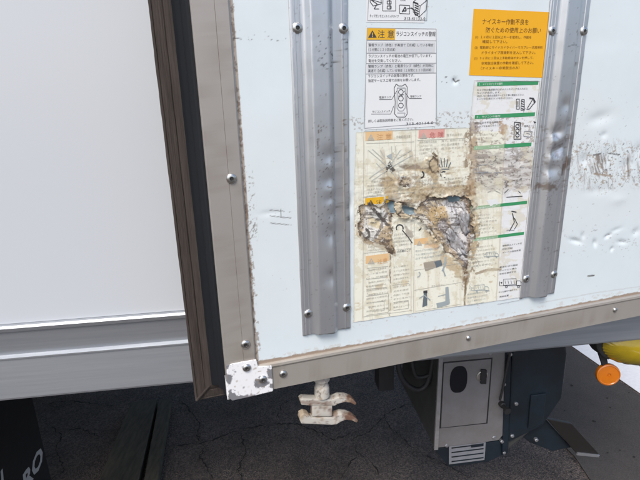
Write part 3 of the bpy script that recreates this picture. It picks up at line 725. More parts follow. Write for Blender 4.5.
P.mix(.5*np.exp(-((sd-2.2)/1.6)**2)*sst((fbm(x*.2, y*.2, 56, 3)-.45)*5), (.84, .82, .72))
P.line([(390, 254), (390, 275), (391, 300), (389, 316)], (.2, .15, .1), .6, .9, .8, .3, 140, breakup=.42)
P.line([(411, 222), (411, 260), (411, 312)], (.45, .4, .3), .5, .6, .3)
P.line([(428, 255), (428, 285), (427, 300)], (.5, .35, .2), .5, .5, .6, .2, 141, breakup=.4)
P.line([(476, 273), (488, 270), (500, 269)], (.30, .22, .14), 1.3, .8, .9, .2, 142); P.line([(455, 276), (462, 277)], (.30, .22, .14), 1, .8, .5)
P.speck([(355, 250), (500, 250), (498, 318), (355, 320)], tan, .6, .2, .3, .72, 143); P.speck([(355, 132), (500, 130), (498, 318), (355, 320)], gr, .5, .5, .5, .74, 144)
P.poly([(376, 285), (383, 283), (382, 289), (376, 290)], tan, .6, 2, 2); P.poly([(402, 281), (408, 281), (408, 286), (402, 286)], (.66, .56, .36), .8, 2, 2)
P.mix(.7*np.exp(-np.clip(-ob, 0, 99)/.6), (.42, .40, .35))
P.speck(OUT, (.6, .55, .40), .5, .12, .12, .58, 145, 5)
set_wear_shade(me, P.c)
label = finish('torn_label', me, [M_paper], door, True); label['label'] = 'yellowed torn instruction label'
# residue of glue and older paper seen through the tear
U = np.arange(.255, .505, .0008); V = np.arange(1.165, 1.41, .0008)
uu, vv = np.meshgrid(U, V); u = uu.ravel(); v = vv.ravel(); x, y = pr(u, v); sd2 = torn_sd(x, y)
bare = np.minimum(sdp(x, y, [(388, 201), (398, 203), (398, 212), (391, 213)]), sdp(x, y, [(403, 205), (414, 208), (415, 215), (405, 214)]))
bare = np.minimum(bare, sdp(x, y, [(447, 197), (460, 196), (459, 201), (450, 202)]))
bare = bare+(fbm(x*.35, y*.35, 12)-.5)*3
keep = (sd2 < 3) & (bare > 0)
def wres(u_, v_): return .00015+disp(u_, v_)+.0020*sst((fbm(x*.07, y*.10, 33, 3)-.35)*3)*fbm(x*.10, y*.16, 34, 2)+.0006*np.abs(fbm(x*.3, y*.3, 35, 3)-.5)
me, u, v = gridmesh('glue_residue', U, V, wres, keep)
P = Paint(x, y, (.47, .38, .25)); ALL = [(340, 180), (490, 180), (490, 300), (340, 300)]; RT = [(424, 190), (480, 190), (480, 290), (455, 285), (424, 235)]
P.streak(ALL, (.27, .20, .12), .8, 25, .05, .3, .5, 301); P.speck(ALL, (.62, .56, .44), .7, .12, .12, .52, 152, 5, 6)
P.poly([(364, 206), (386, 207), (390, 228), (383, 243), (362, 240)], (.72, .71, .66), .9, 3, 5, .1, 153)
P.poly([(368, 214), (380, 221), (383, 230), (368, 225)], (.60, .50, .30), .85, 3, 2, .2, 154)
P.poly([(374, 240), (391, 220), (393, 254), (380, 248)], (.42, .32, .19), .9, 2, 2, .2, 155)
P.poly([(376, 243), (388, 240), (392, 254), (380, 249)], (.16, .12, .09), .7, 3, 3, .2, 255)
P.line([(373, 209), (381, 217), (388, 225)], dk, 1.7, .9, .5, .3, 156); P.line([(387, 214), (382, 226), (375, 238)], (.12, .1, .09), 1.4, .75, .5, .3, 157)
P.line([(366, 229), (369, 232), (369, 236), (366, 238)], dk, 1.2, .9, .1); P.line([(384, 204), (388, 210)], gr, 1, .7, .4)
P.poly([(444, 200), (466, 203), (472, 235), (466, 250), (455, 232), (448, 216)], (.62, .62, .63), .85, 3, 4, .15, 158)
P.poly([(436, 222), (444, 220), (457, 236), (469, 248), (467, 268), (452, 254), (442, 238)], (.43, .42, .44), .8, 3, 4, .15, 159)
P.streak(RT, (.16, .14, .13), .75, 50, .06, .42, .56, 302); P.streak(RT, (.72, .71, .68), .75, 48, .06, .38, .60, 303)
P.streak([(440, 196), (476, 196), (476, 225), (446, 225)], (.2, .2, .22), .7, 84, .08, .4, .55, 304)
P.poly([(428, 208), (446, 207), (449, 217), (436, 224), (426, 216)], (.52, .37, .18), .85, 3, 4, .15, 164)
P.poly([(426, 222), (440, 232), (462, 262), (458, 268), (436, 244)], (.45, .34, .20), .7, 3, 4, .15, 264)
P.poly([(412, 214), (426, 216), (428, 228)], (.70, .67, .58), .8, 3, 3, .2)
P.line([(449, 232), (456, 243), (466, 256)], dk, 1.6, .85, 1.0, .2, 160); P.line([(424, 200), (445, 198), (466, 197)], dk, 1.6, .9, .8, .2, 161); P.line([(466, 200), (471, 220), (468, 250)], (.3, .2, .12), 1.5, .7, 1, .2, 165)  # line along the tear's top edge paints the flap's shadow
P.streak(ALL, (.09, .07, .06), .7, 5, .08, .5, .62, 305); P.speck(ALL, (.07, .055, .045), .8, .7, .7, .60, 306, 5, 12); P.speck(ALL, (.74, .73, .70), .7, .6, .6, .64, 307, 5, 12)
P.mix(.9*sst((sd2+2.6)/2.2)*sst((fbm(x*.2, y*.2, 58)-.35)*5), (.09, .065, .045))  # residue darkened next to the paper edge, dirt and painted shadow
set_wear_shade(me, P.c); finish('glue_residue', me, [M_paper], door, True)

# print on the big label
def alive(x_, y_):
    k = torn_sd(x_, y_) > .8
    n = fbm(x_*.13, y_*.13, 200)
    brn = (sdp(x_, y_, [(384, 150), (476, 150), (476, 206), (384, 206)]) < 0) & (n > .52)
    scr_ = (sdp(x_, y_, [(474, 146), (538, 142), (538, 192), (474, 190)]) < 0) & (n > .46)
    return k & ~brn & ~scr_
def wlift(x_, y_):
    return 0
s = Sheet(alive); WL = .0013
def T(t, x0, y, x1, h, m=inkf): s.text(t, x0, y, x1, h, m, WL)
def Lw(p, m=inkf, wd=.5, close=False): s.line(p, m, wd, WL, close)
# headers
s.bar(365, 392.5, 131.8, 9.2, soraf, .0010); warn_tri(s, 370.6, 137.4, 3.6, inkf, soraf, WL); T('注 意', 376.5, 140, 391, 6.4, mat('ink_orange_faded', (.62, .36, .16), .6))
s.bar(418.5, 444.5, 129.6, 9.2, spnk, .0010); warn_tri(s, 423.3, 135.6, 3.4, inkf, spnk, WL); T('危 険', 429, 138.3, 443, 6.3, mat('ink_red_faded', (.5, .16, .14), .6))
T('作動範囲注意', 396, 138.5, 410, 3.2); T('落下のおそれ', 446, 136.5, 462, 3)
s.bar(365, 389.5, 198.3, 7.3, syel, .0010); warn_tri(s, 370.5, 202.3, 2.9, ink, syel, .0022); T('注 意', 376, 204.5, 388, 5, ink)
s.bar(365.5, 389, 256, 9, soraf, .0010); warn_tri(s, 371, 261, 3.4, inkf, soraf, WL); T('注意', 377, 264, 387, 6, mat('ink_orange_faded', (.62, .36, .16), .6))
s.bar(414, 436, 239, 7, soraf, .0010); warn_tri(s, 419, 243, 2.8, inkf, soraf, WL); T('注意', 424, 245, 433, 4.6)
# column frames
for p in [[(363.5, 131.5), (466, 127.6)], [(363.5, 131.5), (362.5, 318)], [(415.5, 129.8), (413, 312)], [(366, 143.3), (414, 141.6)], [(417, 140.3), (465, 138)], [(363, 197), (413, 192)], [(364, 253), (411, 248)], [(363, 316.5), (412, 310)],
          [(415, 311), (460, 304)], [(414, 270), (461, 263)], [(414, 290), (461, 282)]]:
    Lw(p, inkf, .4)
inkbl2 = mat('ink_worn_blue', (.50, .52, .48), .6)
# crossed-out figure
for p in [[(368, 150), (388, 167), (404, 187)], [(372, 149), (391, 166)], [(369, 178), (390, 163), (411, 150)], [(371, 181), (393, 166), (412, 155)], [(391, 146), (393, 170)], [(395, 146), (396, 160)], [(380, 150), (386, 160)], [(400, 150), (393, 160)], [(398, 174), (408, 188)], [(376, 163), (383, 170)]]:
    Lw(p, inkbl2, .8)
s.poly([(386, 156), (392, 153), (392, 160)], inkbl, WL); s.poly([(398.5, 174.5), (412, 173), (412, 191), (399.5, 189)], mat('print_blue_pale', (.62, .67, .70), .6), .0011)
for k in range(3): T('昇降時注意', 400.5, 179+k*4, 410, 2.8, inkg)
T('作業中は下に入らない', 371, 183, 395, 2.6); 
for k in range(4): T(['荷台昇降中は手や足を', '挟まれないように', '十分に注意して', 'ください。ケガのおそれ'][k], 367, 187+k*3.4, 384+(k % 2)*5, 2.2)
for k in range(4): T(['昇降作業中は周囲', 'に人がいないことを', '必ず確認して', 'から操作すること'][k], 419, 143.5+k*3.6, 436-(k % 2)*4, 2.4)
for k in range(3): T(['落下、転倒による', '死亡又は重傷を', '負うおそれあり'][k], 441, 142+k*3.8, 463-(k % 2)*4, 2.4)
# hooks and hands
def arc(cx, cy, r, a0, a1, m=ink, wd=1.3, n=9): Lw([(cx+r*math.cos(math.radians(a0+(a1-a0)*k/n)), cy+r*math.sin(math.radians(a0+(a1-a0)*k/n))) for k in range(n+1)], m, wd)
arc(420.5, 174.5, 3.2, -70, 90, ink, 1.7); arc(443.5, 174.5, 3.1, 60, 300, ink, 1.2)
for p in [[(440, 168), (437, 160)], [(442, 167), (440.5, 158)], [(444, 167), (444, 158)], [(446, 167), (447.5, 159)], [(448, 168), (450.5, 162)], [(439, 169), (449, 169)]]: Lw(p, mat('ink_blue_grey', (.12, .15, .17), .6), 1.1)
for k in range(3): T(['手をはさまれる', 'おそれあり操作', '注意して下さい'][k], 418, 182+k*3.7, 438, 2.4, inkf); T(['指をはさまれる', 'おそれがあります', '確認すること'][k], 441, 180.5+k*3.7, 463, 2.4, inkf)
arc(399.5, 228, 3.4, 150, 380, ink, 1.5); arc(418, 227, 3, -80, 80, ink, 1.5)
Lw([(402, 230), (408, 237), (412, 243)], ink, 1.1)
for k in range(4): T(['挟まれるおそれあり', '操作時は十分注意', '取扱説明書を読み', '正しく使用のこと'][k], 393.5, 236+k*3.5, 411, 2.3)
for k in range(2): T('手足を入れるとケガをします', 368, 250+k*3.4-2, 388, 2.2)
T('使用前点検のこと', 392, 253.5, 410, 3.2, ink)
for k in range(11):
    xx0 = 366 if k % 3 else 368
    T(['格納時の注意事項', 'ゲート板の固定', 'ロック確認', '油漏れ点検のこと', '作動異常時は中止', '荷崩れ防止の徹底', '積載量を守ること', '傾斜地での使用禁止', '安全ピンの確認', '電源を切ること', '定期点検の実施'][k], xx0, 271+k*4.1, 386+(k % 4), 2.1)
    T(['正しい姿勢で', 'スイッチを操作', '荷物は中央に', '台車は固定する', 'キャスター止め', '両手で支える', '足元を確認', '合図して作業', '手すりを持つ', '走行前に格納', '電源スイッチ切'][k], 393, 268+k*4.0, 408+(k % 3), 2.1)
for p in [[(366, 279), (386, 277)], [(366, 289), (386, 287)], [(392, 285), (409, 283)], [(367, 268), (388, 266)], [(366, 296), (388, 293), (388, 312), (366, 315)], [(372, 302), (384, 301), (384, 310), (372, 311)], [(393, 302), (408, 300), (408, 308), (393, 310)]]: Lw(p, inkf, .5)
for k in range(3): T(['荷台の上での作業中は転落に注意して', '下さい重傷のおそれがあります', '必ず平坦な場所で使用する'][k], 415, 252+k*3.8, 447-(k % 2)*5, 2.4, inkbl)
# platform and person
bg_ = mat('ink_blue_grey', (.12, .15, .17), .6); bgf = mat('ink_blue_grey_faded', (.32, .37, .38), .6)
s.poly([(423, 262.5), (441, 259.5), (442.5, 265), (425, 271)], mat('print_dirty_grey', (.34, .30, .24), .7), WL)
s.poly([(434, 261.5), (441, 260), (442, 265), (436, 267.5)], bg_, WL+.0001)
s.line([(446, 257), (445, 264), (442, 271)], bgf, 2.4, WL); s.line([(446.5, 262), (443, 264)], bgf, 1.6, WL); s.line([(443, 270), (445, 276)], bgf, 1.6, WL)
arc(417, 274, 2.8, -60, 90, inkbl, 1.3)
s.poly([(423.5, 292), (426.5, 292), (427, 305), (422, 307)], bg_, WL); s.line([(419, 298), (424, 295), (430, 300)], bgf, 1.2, WL); s.poly([(423, 290.5), (427, 290), (427, 293), (423, 293)], ink, WL+.0001)
s.poly([(436, 303), (449, 300), (449, 304), (437, 308)], bgf, WL); s.poly([(445, 287), (448, 286.5), (449.5, 303), (445, 304)], bgf, WL+.0001); s.line([(438, 296), (446, 294)], bgf, 1, WL)
T('足を入れない', 431, 287, 444, 2.4)
# right column green bars with their texts
xe = {79.5: (478, 537)}
def gbar(yl, x0, x1, h, txt, split=None):
    if split:
        s.bar(x0, split, yl, h, sgrnf, .0010, 20); yr = yl
        u_, v_ = Q(x0, yl); xs, ys = pr(Q(split, yl)[0], v_); s.bar(split, x1, float(ys), h, sgrn, .0010, 20)
    else: s.bar(x0, x1, yl, h, sgrn, .0010, 30)
    s.text(txt, x0+1.5, yl+h*.80, x0+25, h*.62, tip, WL)
gbar(82.2, 477, 538, 4.2, '１．メインスイッチの操作')
gbar(115.0, 474.6, 534.5, 4.2, '２．ラジコンの操作')
gbar(146.2, 473.5, 531, 4.2, '３．ゲートの開閉', 504)
gbar(206.6, 470.5, 526.5, 3.8, '４．昇降操作のしかた', 500)
gbar(238.6, 468.8, 523.5, 3.8, '５．格納のしかた', 498)
for t, x0, yb, x1 in [('キャブ内の電源表示灯がメインスイッチを入れると', 476.6, 91, 527), ('ランプが点灯します。', 476.5, 94, 500), ('点灯しない場合は指定サービス工場に連絡ください。', 476.4, 97, 523.5), ('エンジンを切る時はスイッチを切ってください。', 476.3, 100, 512),
                      ('操作は必ず平坦な場所で', 474, 124, 500), ('エンジンを止めて行うこと', 474, 127.5, 500), ('電源ランプ', 523.5, 127, 534)]:
    T(t, x0, yb, x1, 2.1, ink)
for k, (yb, x1) in enumerate([(136, 495), (139.5, 492), (143, 499), (155, 497), (158.5, 493)]): T(['ゲート板を静かに下ろして', '手を離さずに開くこと', 'ロックピンを外してください', '上下スイッチで操作する', '荷物の重心に注意する'][k], 474, yb, x1, 2.2)
# small drawings of hand and remote
Lw([(516, 99), (519, 99), (519, 109), (516, 109)], ink, .7, True); Lw([(517.5, 101), (517.5, 107)], ink, 1); Lw([(521, 99.5), (524, 99.5), (524, 110), (520.5, 110)], ink, .7, True)
for k in range(4): Lw([(521, 101+k*2.4), (523.7, 102+k*2.4)], ink, .8)
Lw([(527, 108), (530, 103), (533, 98), (535, 102), (532, 105), (529, 109), (526, 109)], ink, .9); Lw([(529, 98), (533, 98.5), (534, 103)], ink, 1.4); Lw([(525, 108), (523, 112)], inkg, .7)
Lw([(514, 122), (520, 122.5), (520.5, 139), (513.5, 139)], ink, 1, True)
for k in range(3): arc(517, 126+k*4.6, 1.8, 0, 360, ink, 1)
Lw([(524, 131), (532, 131.5), (530, 137), (523, 136)], inkg, .8, True); Lw([(526, 133), (530, 134)], inkg, .8)
s.poly([(533, 121), (536, 122), (534, 123.5)], ink, WL)
# vehicle drawings (dark)
def cart(x0, y0, sc, m=inkg):
    f = lambda a, b: (x0+a*sc, y0+b*sc)
    Lw([f(0, 0), f(17, -1), f(17, 7), f(0, 8)], m, .5, True); Lw([f(17.5, 2), f(22, 2), f(24, 5), f(24, 8), f(17.5, 8)], m, .6, True); Lw([f(-5, 8.6), f(25, 8.4)], m, .6); Lw([f(-5, 8.6), f(-5, 3)], m, .7)
    for a, b in ((4, 10), (20, 10)): arc(x0+a*sc, y0+b*sc, 1.3*sc, 0, 360, m, .9)
    for k in range(4): Lw([f(2+4*k, 1.5), f(3+4*k, 6)], m, .45)
    s.poly([f(-4, 4), f(-1.5, 3.4), f(-2, 6.4)], m, WL)
cart(478, 165, .9); cart(508, 166, .7, inkg); cart(474, 285, .6, inkbl); cart(503, 279, .75, ink); cart(486, 252, .5, inkbl)
s.poly([(486, 200), (496, 199), (500, 204), (490, 206)], swhite, .0010)
Lw([(504, 193), (508, 189), (516, 189), (520, 193)], ink, .8); Lw([(506, 197), (522, 196)], ink, .9); Lw([(487, 192), (494, 190), (500, 193)], inkf, .8)
Lw([(512, 213), (514, 222), (509, 231)], ink, 1.2); Lw([(514, 218), (517, 224), (514, 229)], ink, .9); Lw([(506, 230), (514, 230)], inkg, .8); Lw([(511, 211), (516, 212)], ink, 1.2)
for k in range(6):
    T(['スイッチを押して下さい', '荷台と水平にすること', 'ゲートを上昇させる', 'ロックを確認する', 'ランプが消灯する', '手を離さないこと'][k], 470, 217+k*3.5, 490+(k % 3)*3, 2.2, inkf)
    T(['完全に格納されたことを', '確認してから走行する', '電源を必ず切ること', '格納後はロックを掛け', '点検整備を行うこと', '説明書を参照のこと'][k], 468.5, 249+k*3.7, 492+(k % 3)*2, 2.2, inkf)
for k in range(3): T(['格納後はスイッチ切', '走行前に必ず確認', 'ゲートの固定状態'][k], 502, 246.5+k*3.4, [521, 512, 520][k], 2.3, ink)
for k in range(3): T(['電源を切り施錠', 'ロックピン挿入', '安全を確認する'][k], 499, 268+k*3.3, 517-k, 2.2, ink)
T('平らな場所で操作する', 498, 293, 516, 2.2, ink); T('格納位置', 499, 297.5, 508, 2.4, ink)
for k in range(4): T(['取扱説明書をよく読み', '安全作業に心がけて', '正しく使用すること', '点検は月一回'][k], 467, 295+k*3.6, 489-k*2, 2.2, inkbl)
Lw([(497, 304), (519, 300)], inkg, .4); Lw([(539.5, 81), (533, 145), (523, 255), (518.5, 296)], inkg, .5); Lw([(476, 80.8), (539, 81.3)], inkg, .4)
s.build('label_print', 'faded print of the torn label')

# white smears and small dark gouges on top of the label: lifted flakes of paper, joined to the label's own object group
def flake(pts, cx, cy, lift, m, name='paper_flap'):
    q_ = []
    for a_, b_ in zip(pts, pts[1:]+pts[:1]):
        for k in range(4):
            q_.append((a_[0]+(b_[0]-a_[0])*k/4+random.uniform(-.9, .9), a_[1]+(b_[1]-a_[1])*k/4+random.uniform(-.9, .9)))
    pts = q_
    bm = bmesh.new(); n = len(pts); c = bm.verts.new(DW([(*Q(cx, cy), lift+float(disp(*Q(cx, cy))))])[0]); ring = []
    for i, p in enumerate(pts):
        a, b = Q(*p); l = .0010+lift*.9*random.random()*(1 if i % 8 < 3 else .4)
        ring.append(bm.verts.new(DW([(a, b, l+float(disp(a, b)))])[0]))
    for i in range(n): bm.faces.new((c, ring[i], ring[(i+1) % n]))
    bmesh.ops.subdivide_edges(bm, edges=bm.edges[:], cuts=2, use_grid_fill=True)
    for v_ in bm.verts: v_.co += Vector(DOOR[1])*random.uniform(-.0004, .0005)
    o = bmobj(name, bm, m, door); o.data.polygons.foreach_set('use_smooth', [True]*len(o.data.polygons))
    md = o.modifiers.new('t', 'SOLIDIFY'); md.thickness = .0004
M_flap = mat('paper_flap', (.62, .56, .42), .7, noise=1, nscale=140, dark=(.26, .19, .11), bump=.0005, bscale=150)
M_foil = mat('foil_flap', (.46, .46, .47), .5, noise=1, nscale=120, dark=(.14, .12, .11), bump=.0008, bscale=120)
for pts, cx, cy, l, m in [([(457, 212), (463, 210), (469, 214), (470, 232), (465, 236), (461, 226)], 465, 224, .0022, M_foil),
        ([(445, 232), (449, 228), (456, 234), (463, 245), (466, 254), (460, 256), (452, 246)], 456, 243, .0025, M_foil), ([(399, 214.5), (410, 215.5), (420, 216), (415, 219), (402, 219)], 409, 217, .002, M_flap),
        ([(396, 203), (403, 203), (402, 212), (398, 214), (395, 209)], 399, 208, .002, M_flap)]:
    flake(pts, cx, cy, l, m)

# clamp hanging under the door
M_cast = mat('cast_white_paint', (.62, .59, .53), .55, attr=True, bump=.0007, bscale=70)
bm = bmesh.new()
dC = (DOOR[0], DOOR[1], DOOR[2]+.022)
def C2(l): return [unp(*p, dC) for p in l]
def Xc(p, q, w_): return DW([(p, q, w_-.022)])[0]
up_ = [(299, 398), (302, 395.8), (311, 396.5), (331, 397), (338, 394.2), (345, 394.3), (351, 396.3), (355, 400.5), (353.5, 402.5), (349, 400), (343, 399.3), (337, 401), (333, 403), (309, 402.8), (300, 402)]
lo_ = [(299, 413), (303, 410.6), (307.5, 412), (310, 415), (332, 415), (335, 412.5), (340, 411), (346, 411.6), (352, 413.8), (356.5, 417.5), (355, 420), (350, 417.6), (344, 417), (339, 419), (335, 421.5), (330, 422), (300, 420.6), (298.5, 417)]
prism(bm, C2(up_), -.007, .009, Xc, .0014, seg=2); prism(bm, C2(lo_), -.007, .009, Xc, .0014, seg=2)
prism(bm, C2([(311, 400), (331, 400), (331, 414), (311, 414)]), -.006, .008, Xc, .002)
cb = C2([(321.5, 376)])[0]; 
lathe(bm, Xc(cb[0], cb[1]+.012, 0), (0, 0, -1), [(.0150, -.01), (.0152, .018), (.0135, .0195), (.0115, .024), (.0115, .029), (.0135, .034), (.0138, .052)], 24)
bmesh.ops.triangulate(bm, faces=bm.faces[:])
for _ in range(3):
    es = [e for e in bm.edges if e.calc_length() > .003]
    if es: bmesh.ops.subdivide_edges(bm, edges=es, cuts=1); bmesh.ops.triangulate(bm, faces=[f for f in bm.faces if len(f.verts) > 3])
bmesh.ops.recalc_face_normals(bm, faces=bm.faces)
me = bpy.data.meshes.new('door_clamp'); bm.to_mesh(me); bm.free()
cc = np.empty(len(me.vertices)*3); me.vertices.foreach_get('co', cc); cc = cc.reshape(-1, 3)
x, y = pr(cc@DOOR[0], cc[:, 2]); r_ = cc+0
c_ = (r_-[0, 0, H])@MW; x = 320+FPX*c_[:, 0]/c_[:, 2]; y = 240-FPX*c_[:, 1]/c_[:, 2]
P = Paint(x, y, (.50, .475, .425)); rust = (.13, .052, .024)
P.poly([(346, 388), (362, 388), (362, 423), (346, 423)], rust, .9, 7, 6, .2, 170)
P.poly([(328, 408), (338, 406), (338, 420), (331, 418)], rust, .6, 4, 4, .3, 171); P.poly([(296, 408), (308, 406), (309, 414), (300, 420), (296, 420)], (.36, .27, .17), .75, 4, 4, .3, 172)
P.speck([(290, 370), (362, 370), (362, 425), (290, 425)], (.30, .22, .15), .7, .3, .3, .58, 173, 6, 9); P.poly([(310, 374), (333, 374), (333, 384), (310, 384)], (.38, .36, .33), .6, 4, 3); P.speck([(290, 370), (362, 370), (362, 425), (290, 425)], (.14, .11, .09), .7, .45, .45, .66, 178)
P.poly([(309, 404), (311, 403), (312, 413), (309, 413)], rust, .7, 2, 2); P.poly([(298, 400), (312, 401), (330, 402), (332, 405), (300, 404)], rust, .5, 2, 2, .3, 179)
set_wear_shade(me, P.c); o = finish('door_clamp', me, [M_cast], door); me.polygons.foreach_set('use_smooth', [True]*len(me.polygons)); me.set_sharp_from_angle(angle=math.radians(40))

# ------------------------------------------------------------------ under the truck: power unit box
BD = 1.15
M_grey = mat('box_grey', (.185, .178, .182), .5, noise=.6, nscale=14, dark=(.12, .108, .10), bump=.0002, bscale=90); M_blue = mat('box_blue', (.012, .021, .031), .40, noise=1, nscale=9, dark=(.006, .009, .012), bump=.0004, bscale=50)
M_bdk = mat('box_side_dark', (.05, .052, .05), .6, noise=.6, nscale=12, dark=(.03, .03, .028))
def B(px, py, d=0): return TQ(px, py, BD-d)
def BL(l, d=0): return [B(*p, d) for p in l]
bm = bmesh.new(); prism(bm, [(B(436, 446)[0], .93), B(434, 447), B(449, 467), B(487, 462), B(503, 456), B(510, 450), B(541, 424), B(561, 396), (B(565, 350)[0], .93)], BD+.004, BD+.34, XT, .006)
box = bmobj('power_unit_box', bm, M_bdk, truck)
bm = bmesh.new(); prism(bm, [(B(436, 446)[0], .90), B(434, 447), B(485, 441), B(498, 439), B(502, 434), B(506, 345)], BD-.006, BD+.006, XT, .003); bmobj('grey_cover', bm, M_grey, box)
bm = bmesh.new(); prism(bm, BL([(507, 440), (541, 423), (560, 395), (565, 352), (562, 335), (511, 335)]), BD-.012, BD+.006, XT, .006, seg=3)
prism(bm, BL([(434, 449), (500, 441), (503, 455), (487, 462), (449, 467)]), BD-.0, BD+.0062, XT, .001)
prism(bm, BL([(504, 345), (510, 345), (507, 451), (501, 454)]), BD-.009, BD+.006, XT, .002)
prism(bm, BL([(528, 392), (543, 390), (540, 420), (525, 425)], .0), BD-.018, BD-.011, XT, .002)
bmobj('blue_cover', bm, M_blue, box)
bm = bmesh.new(); prism(bm, [(B(434.6, 446)[0]-.004, .90), B(433.2, 448), B(437, 447.6), (B(438.5, 446)[0]-.004, .90)], BD-.010, BD-.002, XT, .001); bmobj('cover_flange', bm, mat('box_pale_edge', (.26, .25, .25), .5, noise=.5, nscale=40), box)
def tube(name, pts, r, m, parent):
    cu = bpy.data.curves.new('t', 'CURVE'); cu.dimensions = '3D'; cu.bevel_depth = r; cu.bevel_resolution = 3; sp = cu.splines.new('NURBS'); sp.points.add(len(pts)-1)
    for k, p in enumerate(pts): sp.points[k].co = (*p, 1)
    sp.use_endpoint_u = True; sp.order_u = 3; ob_ = bpy.data.objects.new('t', cu); COL.objects.link(ob_); bpy.context.view_layer.update()
    me = bpy.data.meshes.new_from_object(ob_.evaluated_get(bpy.context.evaluated_depsgraph_get())); bpy.data.objects.remove(ob_); me.name = name; me.materials.clear()
    return finish(name, me, [m], parent, True)
for l_, r_ in (([(398, 340), (397, 366), (404, 384), (420, 392), (431, 380), (434, 350)], .008), ([(410, 340), (412, 372), (420, 380), (436, 372)], .006)):
    tube('hose', [XT(*TQ(a, b, BD+.05), BD+.05) for a, b in l_], r_, M_dark, box)
tube('cable', [XT(*TQ(a, b, BD-.015), BD-.015) for a, b in [(512, 345), (509, 356), (506, 372), (503, 388), (500, 400)]], .0035, M_dark, box)
bm = bmesh.new(); prism(bm, BL([(443, 362), (490, 357.5), (485, 421), (440, 426)]), BD-.009, BD-.0035, XT, .0015); hatch = bmobj('hatch', bm, M_grey, box)
bm = bmesh.new(); l = [(442, 361), (491.5, 356.5), (486.5, 422), (438.7, 427)]; prism(bm, BL(l), BD-.0068, BD-.005, XT); bmobj('hatch_seal', bm, M_dark, box)
bm = bmesh.new(); ov = []
for k in range(28):
    t = 2*math.pi*k/28; cx, cy = 457.2, 377.5; dx, dy = math.cos(t), math.sin(t)
    ov.append((cx+8.6*math.copysign(abs(dx)**.8, dx)-.06*(12*dy), cy+13.2*math.copysign(abs(dy)**.75, dy)-dx*1))
prism(bm, BL(ov), BD-.0105, BD-.0088, XT, .0005); bmobj('window', bm, mat('dark_glass', (.006, .008, .012), .15), hatch)
c = B(480.5, 374); bm = bmesh.new(); lathe(bm, XT(*c, BD-.009), tn, [(.017, 0), (.017, .003), (.0145, .004), (.0140, .001)], 24); o = bmobj('lock_ring', bm, mat('lock_metal', (.5, .48, .45), .4, .8), hatch)
bm = bmesh.new(); prism(bm, BL([(479, 367), (484.5, 367.5), (484, 381), (478.5, 381)]), BD-.016, BD-.0092, XT, .001); bmobj('lock_slot', bm, M_dark, hatch)
M_plate = mat('rating_plate', (.30, .31, .34), .4, .3, noise=.3)
bm = bmesh.new(); pl = lambda l: BL(l, .003)
prism(bm, pl([(449, 445.5), (486, 441), (484.5, 460), (449, 464.5)]), BD-.003, BD-.0012, XT, .0005)
for i, yy in enumerate((447.5, 452, 456.5, 461)):
    prism(bm, pl([(451.5, yy), (483.5, yy-4), (483.4, yy-3+.1), (451.5, yy+1.1)]), BD-.0036, BD-.0028, XT, mi=1)
prism(bm, pl([(471, 444.8), (483.5, 443.2), (483.4, 446), (471, 447.5)]), BD-.0038, BD-.0028, XT, mi=1)
bmobj('rating_plate', bm, [M_plate, M_blue], box)
bm = bmesh.new(); c = B(500, 402); lathe(bm, XT(*c, BD-.006), tn, [(.009, 0), (.009, .012), (.006, .014), (.006, .03), (.01, .032), (.01, .04)], 16); bmobj('knob', bm, M_dark, box)
M_bolt = mat('zinc_bolt', (.45, .46, .48), .4, .8)
for p in [(508, 352), (514, 401), (510, 433), (501, 440), (503, 451), (437.5, 401), (489, 352), (503, 383), (446, 444), (534, 437), (493, 436)]:
    bm = bmesh.new(); c = B(*p); lathe(bm, XT(*c, BD-.004 if p[0] < 505 else BD-.011), tn, [(.0062, -.004), (.0062, .004), (.005, .0055), (0, .006)], 6); bmobj('bolt', bm, M_bolt, box)
# lower skid arm and plate
bm = bmesh.new(); prism(bm, BL([(512, 430), (545, 418), (576, 452), (556, 456), (533, 447)]), BD+.02, BD+.16, XT, .004); bmobj('skid_arm', bm, M_blue, truck)
bm = bmesh.new(); prism(bm, BL([(547, 419), (572, 424), (600, 455), (578, 455.5)]), BD+.0, BD+.012, XT, .002)
bmobj('mounting_plate', bm, mat('brown_plate', (.012, .010, .009), .5), truck)
bm = bmesh.new(); prism(bm, BL([(577, 452), (599, 454.5), (598, 456.5), (576, 454.5)]), BD-.004, BD+.001, XT, .0005); bmobj('plate_edge', bm, M_bolt, truck)
# bracket behind the box
bm = bmesh.new(); tbox(bm, TQ(379, 380, 1.3)[0], TQ(394, 380, 1.3)[0], 1.3, 1.36, TQ(385, 391, 1.3)[1], .93); bmobj('hanger_bracket', bm, M_dark, truck)

# ------------------------------------------------------------------ side marker lamp and reflector
LD = RD+.02
M_amber = mat('amber_lens', (.36, .26, .008), .16, noise=.5, nscale=22, dark=(.15, .11, .006), coat=.6, bump=.0012, bscale=35); M_orl = mat('orange_reflector', (.55, .15, .005), .3, noise=.15, nscale=90, coat=.3)
def L2(px, py, d=0): return TQ(px, py, LD-d)
lc = L2(633, 344, 0); ax = None
bm = bmesh.new(); c = Vector(XT(lc[0], lc[1], LD))
r = bmesh.ops.create_uvsphere(bm, u_segments=128, v_segments=64, radius=1)
sa, sc_ = .096, .050
for v_ in bm.verts:
    x_, y_, z_ = v_.co; rr = 1+.014*math.cos(math.atan2(z_, x_+.3)*26)*min(1, abs(x_*z_)*4+.25)
    k = math.copysign(abs(x_)**.85, x_)
    p = XT(lc[0]+k*sa*rr, lc[1]-.004-k*.018+z_*sc_*rr*(1), LD+.0+y_*.045)
    v_.co = Vector(p)
lamp = bmobj('side_marker_lamp', bm, M_amber, truck, True)
lamp['label'] = 'yellow dome side marker lamp'
bm = bmesh.new(); q0 = L2(594, 338); q1 = L2(607, 357)
